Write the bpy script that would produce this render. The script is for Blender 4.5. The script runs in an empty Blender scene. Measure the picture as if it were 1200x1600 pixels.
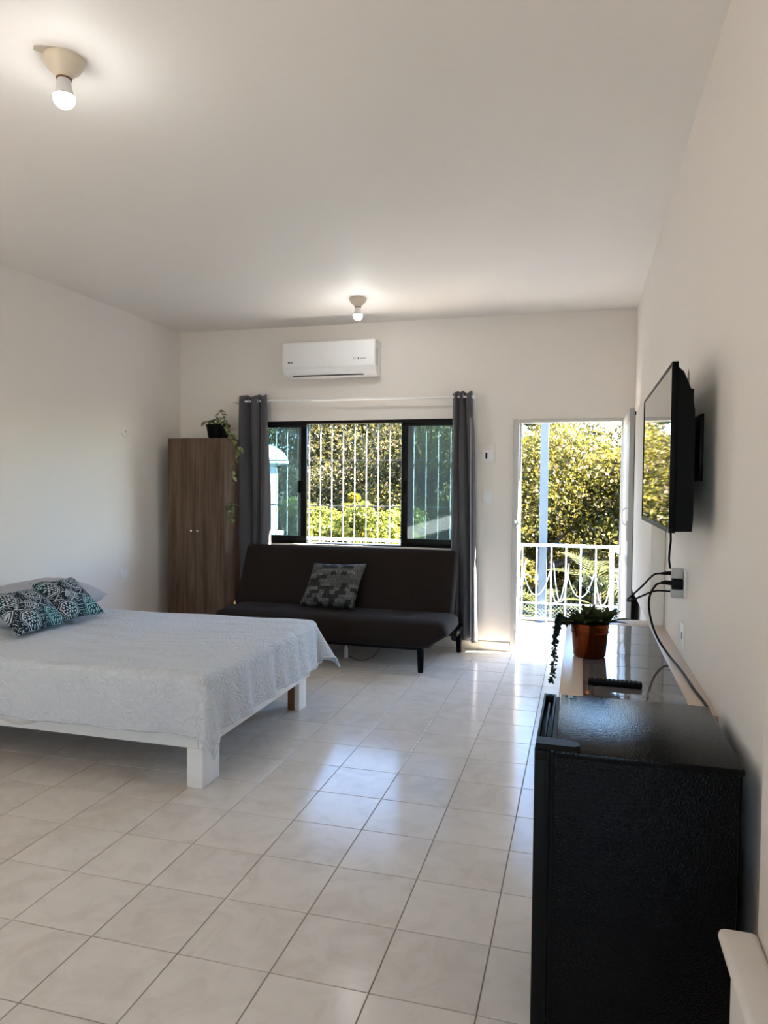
import bpy, bmesh, math, random
import numpy as np
from mathutils import Vector, Matrix, Euler

random.seed(7)
rng = np.random.default_rng(7)
S = bpy.context.scene
COL = S.collection
R = math.radians

# ------------------------------------------------------------------ camera
YAW, PITCH, ROLL, CAMH, FPX = 0.269381, -0.0343043, 0.0092411, 1.5453, 1115.76
fw = Vector((-math.sin(YAW) * math.cos(PITCH), math.cos(YAW) * math.cos(PITCH), math.sin(PITCH)))
r0 = Vector((math.cos(YAW), math.sin(YAW), 0))
u0 = r0.cross(fw)
cr = r0 * math.cos(ROLL) + u0 * math.sin(ROLL)
cu = -r0 * math.sin(ROLL) + u0 * math.cos(ROLL)
cd = bpy.data.cameras.new('camera')
cd.sensor_fit = 'VERTICAL'; cd.sensor_height = 36; cd.sensor_width = 27
cd.lens = FPX * 36 / 1600
cd.clip_start = 0.02; cd.clip_end = 500
cam = bpy.data.objects.new('camera', cd); COL.objects.link(cam)
M = Matrix((cr, cu, -fw)).transposed().to_4x4(); M.translation = (0, 0, CAMH)
cam.matrix_world = M
S.camera = cam

# ------------------------------------------------------------------ sky, sun, fill lamp, exposure
S.view_settings.view_transform = 'Standard'; S.view_settings.look = 'None'
S.view_settings.exposure = 2.02; S.view_settings.gamma = 1.0
S.view_settings.use_curve_mapping = False
try:
    S.cycles.use_denoising = True
    S.cycles.max_bounces = 12; S.cycles.diffuse_bounces = 6; S.cycles.glossy_bounces = 5
    S.cycles.transparent_max_bounces = 12; S.cycles.sample_clamp_indirect = 6
    S.cycles.caustics_reflective = False; S.cycles.caustics_refractive = False
except Exception:
    pass
SUNDIR = Vector((0.80, 0.17, 0.82)).normalized()
W = bpy.data.worlds.new('sky'); S.world = W; W.use_nodes = True
wn = W.node_tree; wn.nodes.clear()
sk = wn.nodes.new('ShaderNodeTexSky'); sk.sky_type = 'NISHITA'; sk.sun_disc = False
sk.sun_elevation = math.asin(SUNDIR.z); sk.sun_rotation = math.atan2(SUNDIR.x, SUNDIR.y)
sk.air_density = 1.0; sk.dust_density = 0.6; sk.ozone_density = 1.4
bg = wn.nodes.new('ShaderNodeBackground'); bg.inputs['Strength'].default_value = 0.64
wo = wn.nodes.new('ShaderNodeOutputWorld')
tint = wn.nodes.new('ShaderNodeMix'); tint.data_type = 'RGBA'; tint.blend_type = 'MULTIPLY'; tint.inputs[0].default_value = 1.0
tint.inputs[7].default_value = (0.74, 0.87, 0.97, 1)
wn.links.new(sk.outputs[0], tint.inputs[6]); wn.links.new(tint.outputs[2], bg.inputs[0]); wn.links.new(bg.outputs[0], wo.inputs[0])

def lamp(name, kind, energy, color=(1, 1, 1)):
    l = bpy.data.lights.new(name, kind); l.energy = energy; l.color = color
    o = bpy.data.objects.new(name, l); COL.objects.link(o)
    return o
sun = lamp('sun', 'SUN', 43.0, (1.0, 0.89, 0.74)); sun.data.angle = R(0.6)
sun.rotation_euler = SUNDIR.to_track_quat('Z', 'Y').to_euler()
# added fill lamp behind the camera, aimed up to brighten the room
fill = lamp('rear_fill', 'AREA', 17.0, (1.0, 0.89, 0.77))
fill.data.shape = 'RECTANGLE'; fill.data.size = 2.2; fill.data.size_y = 1.5
fill.location = (-2.95, -0.35, 0.75); fill.rotation_euler = (R(170), R(-16), 0)
# light portals in the two openings (sampling helpers of the sky)
for nm, x, z, sx, sz in (('window_portal', -2.17, 1.58, 1.85, 1.25), ('door_portal', -0.10, 1.09, 0.92, 2.15)):
    p = lamp(nm, 'AREA', 1.0); p.data.shape = 'RECTANGLE'; p.data.size = sx; p.data.size_y = sz
    p.location = (x, 6.985, z); p.rotation_euler = (R(-90), 0, 0)
    p.data.cycles.is_portal = True

# ------------------------------------------------------------------ material helpers
def srgb(r, g, b):
    f = lambda c: (c / 255 / 12.92) if c <= 10 else ((c / 255 + 0.055) / 1.055) ** 2.4
    return (f(r), f(g), f(b), 1)

class N:
    """small node-graph writer"""
    def __init__(s, name):
        s.m = bpy.data.materials.new(name); s.m.use_nodes = True
        s.t = s.m.node_tree; s.t.nodes.clear()
        s.out = s.t.nodes.new('ShaderNodeOutputMaterial')
        s.b = s.t.nodes.new('ShaderNodeBsdfPrincipled')
        s.t.links.new(s.b.outputs[0], s.out.inputs[0])
    def n(s, t, **k):
        nd = s.t.nodes.new(t)
        for a, v in k.items(): setattr(nd, a, v)
        return nd
    def l(s, a, b): s.t.links.new(a, b)
    def put(s, sock, v):
        if hasattr(v, 'is_output'): s.l(v, sock)
        else: sock.default_value = v
    def math(s, op, a, b=0.0, c=None):
        nd = s.n('ShaderNodeMath', operation=op)
        s.put(nd.inputs[0], a); s.put(nd.inputs[1], b)
        if c is not None: s.put(nd.inputs[2], c)
        return nd.outputs[0]
    def mix(s, f, a, b):
        nd = s.n('ShaderNodeMix', data_type='RGBA')
        s.put(nd.inputs[0], f); s.put(nd.inputs[6], a); s.put(nd.inputs[7], b)
        return nd.outputs[2]
    def ramp(s, f, stops):
        nd = s.n('ShaderNodeValToRGB'); e = nd.color_ramp.elements
        while len(e) < len(stops): e.new(0.5)
        for i, (p, c) in enumerate(stops): e[i].position = p; e[i].color = c
        s.l(f, nd.inputs[0]); return nd.outputs[0]
    def coord(s, kind='Object', scale=(1, 1, 1), rot=(0, 0, 0)):
        tc = s.n('ShaderNodeTexCoord'); mp = s.n('ShaderNodeMapping')
        mp.inputs['Scale'].default_value = scale; mp.inputs['Rotation'].default_value = rot
        s.l(tc.outputs[kind], mp.inputs[0]); return mp.outputs[0]
    def world(s, scale=(1, 1, 1)):
        g = s.n('ShaderNodeNewGeometry'); mp = s.n('ShaderNodeMapping')
        mp.inputs['Scale'].default_value = scale
        s.l(g.outputs['Position'], mp.inputs[0]); return mp.outputs[0]
    def noise(s, v, scale, detail=3, rough=0.55, dist=0.0):
        nd = s.n('ShaderNodeTexNoise'); s.l(v, nd.inputs['Vector'])
        nd.inputs['Scale'].default_value = scale; nd.inputs['Detail'].default_value = detail
        nd.inputs['Roughness'].default_value = rough; nd.inputs['Distortion'].default_value = dist
        return nd.outputs['Fac']
    def vor(s, v, scale, feat='F1', out='Distance', rnd=1.0):
        nd = s.n('ShaderNodeTexVoronoi', feature=feat); s.l(v, nd.inputs['Vector'])
        nd.inputs['Scale'].default_value = scale; nd.inputs['Randomness'].default_value = rnd
        return nd.outputs[out]
    def bump(s, h, strength=0.2, dist=0.01):
        nd = s.n('ShaderNodeBump'); nd.inputs['Strength'].default_value = strength
        nd.inputs['Distance'].default_value = dist
        s.l(h, nd.inputs['Height']); s.l(nd.outputs[0], s.b.inputs['Normal'])
    def set(s, **k):
        nm = dict(color='Base Color', rough='Roughness', metal='Metallic', spec='Specular IOR Level',
                  coat='Coat Weight', sheen='Sheen Weight', trans='Transmission Weight', alpha='Alpha', ior='IOR',
                  emit='Emission Strength', ecol='Emission Color', coatrough='Coat Roughness')
        for a, v in k.items(): s.put(s.b.inputs[nm[a]], v)
        return s

def plain(name, col, rough=0.5, metal=0.0, noise=0.06, scale=9.0, bump=0.0, bscale=120, **k):
    a = N(name); v = a.coord()
    f = a.noise(v, scale, 4)
    lo = tuple(c * (1 - noise) for c in col[:3]) + (1,); hi = tuple(min(1, c * (1 + noise)) for c in col[:3]) + (1,)
    a.set(color=a.mix(f, lo, hi), rough=rough, metal=metal, **k)
    if bump: a.bump(a.noise(v, bscale, 3), bump, 0.004)
    return a.m

def wall_mat(name, col):
    a = N(name); v = a.world()
    big = a.noise(v, 0.9, 3); fine = a.noise(v, 14, 5, 0.6); tr = a.noise(a.world((6, 6, 1.2)), 5, 4)
    c = a.mix(big, tuple(x * 0.965 for x in col[:3]) + (1,), tuple(min(1, x * 1.03) for x in col[:3]) + (1,))
    a.set(color=c, rough=0.62, spec=0.3)
    a.bump(a.math('ADD', a.math('MULTIPLY', fine, 0.5), tr), 0.10, 0.006)
    return a.m

MAT = {}
MAT['wall'] = wall_mat('wall_paint', (0.80, 0.755, 0.705, 1))
MAT['ceil'] = wall_mat('ceiling_paint', (0.82, 0.785, 0.735, 1))
MAT['white_wood'] = plain('white_painted_wood', (0.80, 0.78, 0.74, 1), 0.45, bump=0.08, bscale=40)
MAT['white_metal'] = plain('white_enamel', (0.82, 0.82, 0.81, 1), 0.35, noise=0.03)
MAT['grille_paint'] = plain('pale_grey_enamel', (0.36, 0.37, 0.38, 1), 0.45, noise=0.05)
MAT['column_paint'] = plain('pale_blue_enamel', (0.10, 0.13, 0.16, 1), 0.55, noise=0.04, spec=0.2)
MAT['mesh_wire'] = plain('galvanised_wire', (0.22, 0.27, 0.25, 1), 0.5)
MAT['door_paint'] = plain('cream_grey_enamel', (0.55, 0.53, 0.50, 1), 0.4, noise=0.03)
MAT['outdoor_enamel'] = plain('bluish_white_enamel', (0.60, 0.66, 0.72, 1), 0.45, noise=0.03)
MAT['white_plastic'] = plain('white_plastic', (0.80, 0.80, 0.80, 1), 0.38, noise=0.02)
MAT['grey_plastic'] = plain('grey_plastic', (0.42, 0.41, 0.39, 1), 0.5)
MAT['black_metal'] = plain('black_aluminium', (0.004, 0.004, 0.0045, 1), 0.38, noise=0.2, spec=0.15)
MAT['black_plastic'] = plain('black_plastic', (0.0025, 0.0025, 0.0025, 1), 0.45, noise=0.2, spec=0.08)
MAT['dark_plastic'] = plain('charcoal_plastic', (0.009, 0.0085, 0.008, 1), 0.45, noise=0.2, spec=0.07)
MAT['rubber'] = plain('black_rubber', (0.004, 0.004, 0.004, 1), 0.55, spec=0.12)
MAT['chrome'] = plain('brushed_steel', (0.75, 0.75, 0.74, 1), 0.22, 1.0)
MAT['raw_wood'] = plain('raw_wood', (0.20, 0.085, 0.035, 1), 0.7, noise=0.3, scale=25)
MAT['concrete'] = plain('white_limewash', (0.74, 0.70, 0.65, 1), 0.6, noise=0.05, scale=14, bump=0.12, bscale=60)
MAT['beige'] = plain('polished_cement', (0.60, 0.50, 0.41, 1), 0.28, noise=0.06, scale=7, bump=0.05)
MAT['porcelain'] = plain('old_cream_plastic', (0.74, 0.65, 0.51, 1), 0.32, noise=0.1)
MAT['sheet'] = plain('white_cotton', (0.78, 0.74, 0.69, 1), 0.85, noise=0.03, bump=0.1, bscale=300)
MAT['print_dark'] = plain('dark_print', (0.06, 0.06, 0.06, 1), 0.5)
MAT['print_grey'] = plain('grey_print', (0.36, 0.37, 0.38, 1), 0.5)
MAT['soil'] = plain('potting_soil', (0.02, 0.014, 0.009, 1), 0.95, bump=0.6, bscale=60)
MAT['peel'] = plain('bare_plaster', (0.52, 0.47, 0.38, 1), 0.8, noise=0.15, scale=30, bump=0.2)
MAT['gouge'] = plain('broken_plaster', (0.20, 0.15, 0.10, 1), 0.9, noise=0.5, scale=90, bump=0.8)
MAT['bark'] = plain('tree_bark', (0.075, 0.058, 0.045, 1), 0.9, noise=0.35, scale=6, bump=0.5, bscale=20)

def floor_tile_mat(name, c0, c1, rough, spec=0.15):
    a = N(name); v = a.world()
    oi = a.n('ShaderNodeObjectInfo'); off = a.n('ShaderNodeVectorMath', operation='ADD')
    comb = a.n('ShaderNodeCombineXYZ'); a.l(a.math('MULTIPLY', oi.outputs['Random'], 37.0), comb.inputs[0]); a.l(a.math('MULTIPLY', oi.outputs['Random'], 91.0), comb.inputs[1])
    a.l(v, off.inputs[0]); a.l(comb.outputs[0], off.inputs[1])
    vein = a.noise(off.outputs[0], 5.5, 6, 0.62, 1.2); fine = a.noise(off.outputs[0], 38, 3)
    f = a.math('ADD', a.math('MULTIPLY', vein, 0.85), a.math('MULTIPLY', oi.outputs['Random'], 0.15))
    c = a.ramp(f, [(0.30, c0), (0.52, c1), (0.75, tuple(min(1, x * 1.06) for x in c1[:3]) + (1,))])
    a.set(color=c, rough=a.math('ADD', rough, a.math('MULTIPLY', fine, 0.06)), spec=spec)
    a.bump(a.noise(off.outputs[0], 9, 2), 0.035, 0.01)
    return a.m
MAT['tile'] = floor_tile_mat('beige_marble_tile', (0.575, 0.525, 0.465, 1), (0.66, 0.615, 0.555, 1), 0.13)
MAT['balcony_tile'] = floor_tile_mat('pale_balcony_tile', (0.56, 0.525, 0.48, 1), (0.65, 0.62, 0.58, 1), 0.22)
MAT['counter_tile'] = floor_tile_mat('slate_grey_glazed_tile', (0.085, 0.083, 0.09, 1), (0.12, 0.118, 0.125, 1), 0.015, 0.5)
MAT['grout'] = plain('grout', (0.30, 0.25, 0.20, 1), 0.9, noise=0.15, scale=20)
MAT['dark_grout'] = plain('dark_grout', (0.06, 0.06, 0.065, 1), 0.8)

def wood_mat():
    a = N('grey_brown_oak_laminate')
    v = a.world((1, 1, 0.055)); w = a.world((1, 1, 0.02))
    g = a.noise(v, 26, 6, 0.6, 0.6); b = a.noise(w, 90, 3); L = a.noise(a.world((1, 1, 0.15)), 5, 3, 0.5, 1.0)
    f = a.math('ADD', a.math('MULTIPLY', g, 0.6), a.math('ADD', a.math('MULTIPLY', b, 0.2), a.math('MULTIPLY', L, 0.3)))
    c = a.ramp(f, [(0.36, (0.040, 0.022, 0.013, 1)), (0.52, (0.098, 0.058, 0.035, 1)), (0.70, (0.18, 0.115, 0.074, 1))])
    a.set(color=c, rough=0.55, spec=0.3); a.bump(g, 0.12, 0.003)
    return a.m
MAT['wood'] = wood_mat()

def quilt_mat():
    a = N('grey_quilted_cotton'); v = a.coord()
    w = a.n('ShaderNodeTexWave', wave_type='RINGS', rings_direction='Z'); a.l(v, w.inputs['Vector'])
    w.inputs['Scale'].default_value = 4.0; w.inputs['Distortion'].default_value = 26; w.inputs['Detail'].default_value = 1.5; w.inputs['Detail Scale'].default_value = 2.6
    ed = a.vor(v, 26, 'DISTANCE_TO_EDGE'); fine = a.noise(v, 380, 2); big = a.noise(a.coord(scale=(1, 3.4, 2)), 5, 3)
    c = a.mix(a.noise(v, 30, 4), (0.51, 0.53, 0.555, 1), (0.59, 0.61, 0.635, 1))
    a.set(color=c, rough=0.85, sheen=0.15, spec=0.2)
    h = a.math('ADD', a.math('MULTIPLY', w.outputs['Fac'], 0.55), a.math('ADD', a.math('MULTIPLY', a.math('MINIMUM', ed, 0.10), 3.2), a.math('ADD', a.math('MULTIPLY', fine, 0.10), a.math('MULTIPLY', big, 0.9))))
    a.bump(h, 0.62, 0.008)
    return a.m
MAT['quilt'] = quilt_mat()
def fabric(name, c0, c1, scale=260, rough=0.9, sheen=0.1, bump=0.25):
    a = N(name); v = a.coord()
    f = a.noise(v, scale, 2); g = a.noise(v, 7, 4)
    a.set(color=a.mix(a.math('ADD', a.math('MULTIPLY', f, 0.7), a.math('MULTIPLY', g, 0.3)), c0, c1), rough=rough, sheen=sheen, spec=0.15)
    a.bump(f, bump, 0.002); return a.m
MAT['sofa'] = fabric('dark_brown_linen', (0.0085, 0.0055, 0.0042, 1), (0.026, 0.018, 0.0145, 1), sheen=0.02)
MAT['curtain'] = fabric('charcoal_curtain', (0.075, 0.072, 0.080, 1), (0.10, 0.096, 0.105, 1), sheen=0.25)
MAT['sunlit_edge'] = fabric('pale_sunlit_edge', (0.35, 0.34, 0.35, 1), (0.45, 0.44, 0.45, 1))  # pale tone carries the sunlight on the curtain edge
MAT['pillow_grey'] = fabric('grey_pillowcase', (0.34, 0.33, 0.345, 1), (0.42, 0.41, 0.425, 1))

def medallion_mat():
    a = N('teal_medallion_print')
    v = a.coord(scale=(1, 1, 1)); sp = a.n('ShaderNodeSeparateXYZ'); a.l(v, sp.inputs[0])
    def cell(off, s):
        fx = a.math('SUBTRACT', a.math('FRACT', a.math('ADD', a.math('DIVIDE', sp.outputs[0], s), off)), 0.5)
        fy = a.math('SUBTRACT', a.math('FRACT', a.math('ADD', a.math('DIVIDE', sp.outputs[1], s), off)), 0.5)
        return fx, fy
    s = 0.215
    x, y = cell(0.12, s); r = a.math('SQRT', a.math('ADD', a.math('MULTIPLY', x, x), a.math('MULTIPLY', y, y)))
    ang = a.math('ARCTAN2', y, x)
    band = lambda q, c, w: a.math('LESS_THAN', a.math('ABSOLUTE', a.math('SUBTRACT', q, c)), w)
    wob = a.math('ADD', r, a.math('MULTIPLY', a.math('COSINE', a.math('MULTIPLY', ang, 8)), 0.012))
    ring1 = band(wob, 0.270, 0.020); ring2 = band(wob, 0.335, 0.009)
    pet = a.math('MULTIPLY', band(r, 0.200, 0.028), a.math('GREATER_THAN', a.math('COSINE', a.math('MULTIPLY', ang, 12)), 0.0))
    flo = a.math('MULTIPLY', band(r, 0.095, 0.040), a.math('GREATER_THAN', a.math('COSINE', a.math('MULTIPLY', ang, 6)), -0.1))
    dot = a.math('LESS_THAN', r, 0.032)
    x2, y2 = cell(0.62, s); d = a.math('ADD', a.math('ABSOLUTE', x2), a.math('ABSOLUTE', y2))
    dia = a.math('MAXIMUM', a.math('MAXIMUM', band(d, 0.27, 0.020), band(d, 0.19, 0.018)), a.math('MAXIMUM', band(d, 0.11, 0.018), a.math('LESS_THAN', d, 0.035)))
    ogee = band(a.math('ADD', a.math('MULTIPLY', a.math('SINE', a.math('MULTIPLY', x, 6.283)), 0.12), a.math('ABSOLUTE', y)), 0.40, 0.016)
    out = a.math('GREATER_THAN', r, 0.37); out2 = a.math('GREATER_THAN', d, 0.33)
    dots = a.math('MULTIPLY', a.math('LESS_THAN', a.vor(v, 88, rnd=0.45), 0.33), a.math('MULTIPLY', out, out2))
    mk = a.math('MAXIMUM', a.math('MAXIMUM', a.math('MAXIMUM', ring1, ring2), a.math('MAXIMUM', pet, flo)), a.math('MAXIMUM', a.math('MAXIMUM', dot, dia), a.math('MAXIMUM', a.math('MULTIPLY', ogee, out), dots)))
    tint = a.noise(v, 3.2, 2)
    base = a.ramp(tint, [(0.48, (0.009, 0.016, 0.023, 1)), (0.66, (0.014, 0.055, 0.062, 1))])
    ink = a.ramp(tint, [(0.46, (0.48, 0.53, 0.57, 1)), (0.64, (0.26, 0.47, 0.48, 1))])
    a.set(color=a.mix(mk, base, ink), rough=0.85, spec=0.15)
    a.bump(a.noise(v, 300, 2), 0.15, 0.002); return a.m
MAT['medallion'] = medallion_mat()
def patch_mat():
    a = N('grey_patchwork_print'); v = a.coord()
    b1 = a.n('ShaderNodeTexBrick'); a.l(v, b1.inputs['Vector']); b1.inputs['Scale'].default_value = 9.5
    b1.inputs['Color1'].default_value = (0.065, 0.064, 0.058, 1); b1.inputs['Color2'].default_value = (0.165, 0.16, 0.15, 1); b1.inputs['Mortar'].default_value = (0.07, 0.07, 0.065, 1)
    b1.inputs['Mortar Size'].default_value = 0.022; b1.offset = 0.37; b1.inputs['Bias'].default_value = 0.1; b1.inputs['Brick Width'].default_value = 0.8; b1.inputs['Row Height'].default_value = 0.42
    st = a.noise(a.coord(scale=(1, 0.16, 1)), 130, 2); rows = a.noise(a.coord(scale=(0.35, 1, 1)), 120, 3)
    ptc = a.noise(v, 17, 2)
    sel = a.math('GREATER_THAN', ptc, 0.5)
    tx = a.math('GREATER_THAN', a.math('ADD', a.math('MULTIPLY', st, sel), a.math('MULTIPLY', rows, a.math('SUBTRACT', 1.0, sel))), 0.53)
    b2 = a.n('ShaderNodeTexBrick'); a.l(v, b2.inputs['Vector']); b2.inputs['Scale'].default_value = 11; b2.inputs['Mortar Size'].default_value = 0.0; b2.offset = 0.3
    b2.inputs['Color1'].default_value = (0, 0, 0, 1); b2.inputs['Color2'].default_value = (1, 1, 1, 1); b2.inputs['Brick Width'].default_value = 0.55; b2.inputs['Row Height'].default_value = 0.40
    blk = a.math('GREATER_THAN', b2.outputs[0], 0.68)
    c = a.mix(a.math('MULTIPLY', tx, 0.7), b1.outputs[0], (0.035, 0.034, 0.032, 1))
    c = a.mix(a.math('MULTIPLY', blk, 0.82), c, (0.010, 0.010, 0.010, 1))
    a.set(color=c, rough=0.85, spec=0.15); a.bump(a.noise(v, 240, 2), 0.2, 0.002); return a.m
MAT['patch'] = patch_mat()

def hammered(name, col, rough, scale, strength, spec=0.2, ior=1.5):
    a = N(name); v = a.world()
    n1 = a.noise(v, scale, 2, 0.5); n2 = a.vor(v, scale * 0.8)
    a.set(color=col, rough=rough, spec=spec, ior=ior)
    a.bump(a.math('ADD', n1, a.math('MULTIPLY', n2, 0.5)), strength, 0.003); return a.m
MAT['fridge'] = hammered('black_textured_steel', (0.002, 0.002, 0.002, 1), 0.10, 200, 0.85, 0.5, 1.2)
MAT['fridge_top'] = hammered('black_textured_top', (0.003, 0.003, 0.003, 1), 0.11, 260, 0.26, 0.5, 1.22)
def screen_mat():
    a = N('tv_screen_glass'); a.set(color=(0.004, 0.004, 0.005, 1), rough=0.025, spec=0.75, coat=0.6, coatrough=0.02)
    a.bump(a.noise(a.world((1, 1, 3)), 4, 2), 0.01, 0.01); return a.m
MAT['screen'] = screen_mat()
def copper_mat():
    a = N('brushed_copper'); v = a.coord(scale=(1, 1, 0.05))
    f = a.noise(v, 60, 3)
    a.set(color=a.mix(f, (0.12, 0.026, 0.008, 1), (0.34, 0.085, 0.025, 1)), rough=0.17, metal=1.0); return a.m
MAT['copper'] = copper_mat()
def glass_mat():
    a = N('tinted_window_glass'); t = a.t
    tr = a.n('ShaderNodeBsdfTransparent'); tr.inputs[0].default_value = (0.68, 0.80, 0.83, 1)
    gl = a.n('ShaderNodeBsdfGlossy'); gl.inputs['Color'].default_value = (0.85, 0.95, 1, 1); gl.inputs['Roughness'].default_value = 0.03
    df = a.n('ShaderNodeBsdfDiffuse'); df.inputs[0].default_value = (0.50, 0.62, 0.64, 1)
    m1 = a.n('ShaderNodeMixShader'); m1.inputs[0].default_value = 0.16; a.l(tr.outputs[0], m1.inputs[1]); a.l(df.outputs[0], m1.inputs[2])
    fr = a.n('ShaderNodeFresnel'); fr.inputs[0].default_value = 1.5
    m2 = a.n('ShaderNodeMixShader'); a.l(fr.outputs[0], m2.inputs[0]); a.l(m1.outputs[0], m2.inputs[1]); a.l(gl.outputs[0], m2.inputs[2])
    a.l(m2.outputs[0], a.out.inputs[0]); return a.m
MAT['glass'] = glass_mat()
def bulb_mat():
    a = N('lit_bulb'); a.set(color=(0.9, 0.9, 0.9, 1), emit=42.0, ecol=(0.97, 0.99, 1.0, 1)); return a.m
MAT['bulb'] = bulb_mat()
MAT['bulb_cap'] = plain('bulb_lower_dome', (0.85, 0.87, 0.88, 1), 0.3)
def leaf_mat(name, cols, transl=0.48, rough=0.5):
    a = N(name); g = a.n('ShaderNodeNewGeometry')
    c = a.ramp(g.outputs['Random Per Island'], cols)
    df = a.n('ShaderNodeBsdfDiffuse'); a.l(c, df.inputs[0])
    tl = a.n('ShaderNodeBsdfTranslucent'); a.l(c, tl.inputs[0])
    m1 = a.n('ShaderNodeMixShader'); m1.inputs[0].default_value = transl; a.l(df.outputs[0], m1.inputs[1]); a.l(tl.outputs[0], m1.inputs[2])
    gl = a.n('ShaderNodeBsdfGlossy'); gl.inputs['Roughness'].default_value = rough; gl.inputs[0].default_value = (0.8, 0.8, 0.8, 1)
    m2 = a.n('ShaderNodeMixShader'); m2.inputs[0].default_value = 0.012; a.l(m1.outputs[0], m2.inputs[1]); a.l(gl.outputs[0], m2.inputs[2])
    a.l(m2.outputs[0], a.out.inputs[0]); return a.m
K = 0.52
def kc(r, g, b): return (r * K, g * K, b * K, 1)
MAT['leaf_yellow'] = leaf_mat('yellow_green_leaves', [(0.0, kc(.060, .060, .012)), (0.45, kc(.135, .125, .022)), (0.80, kc(.215, .185, .025)), (0.9, kc(.24, .17, .07)), (1.0, kc(.30, .23, .18))])
MAT['leaf_olive'] = leaf_mat('olive_leaves', [(0.0, kc(.045, .05, .018)), (0.5, kc(.115, .11, .036)), (0.85, kc(.20, .17, .06)), (1.0, kc(.27, .19, .14))])
MAT['leaf_bright'] = leaf_mat('bright_shrub_leaves', [(0.0, kc(.095, .13, .020)), (0.6, kc(.19, .22, .035)), (1.0, kc(.30, .28, .05))])
MAT['leaf_dark'] = leaf_mat('dark_leaves', [(0.0, kc(.016, .028, .012)), (0.6, kc(.040, .055, .022)), (1.0, kc(.085, .085, .035))])
MAT['leaf_flower'] = leaf_mat('yellow_blossom', [(0.0, kc(.30, .22, .01)), (1.0, kc(.42, .30, .02))])
MAT['frond'] = leaf_mat('palm_leaflets', [(0.0, kc(.06, .085, .03)), (0.7, kc(.13, .15, .05)), (1.0, kc(.26, .23, .12))])
MAT['succulent'] = leaf_mat('succulent_leaves', [(0.0, (.022, .034, .012, 1)), (1.0, (.085, .098, .038, 1))], 0.08, 0.3)
MAT['trail'] = leaf_mat('trailing_leaves', [(0.0, (.010, .020, .014, 1)), (1.0, (.028, .042, .026, 1))], 0.1)
def pothos_mat():
    a = N('variegated_leaf'); v = a.coord(); f = a.noise(v, 55, 2)
    a.set(color=a.ramp(f, [(0.42, (.040, .066, .018, 1)), (0.56, (.28, .31, .12, 1))]), rough=0.35); return a.m
MAT['pothos'] = pothos_mat()
def ground_mat():
    a = N('grassy_hillside'); v = a.world(); f = a.noise(v, 1.3, 6, 0.65)
    a.set(color=a.ramp(f, [(0.3, kc(.010, .012, .005)), (0.5, kc(.030, .030, .011)), (0.72, kc(.060, .048, .025))]), rough=0.95)
    a.bump(a.noise(v, 6, 5), 0.8, 0.2); return a.m
MAT['ground'] = ground_mat()

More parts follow.
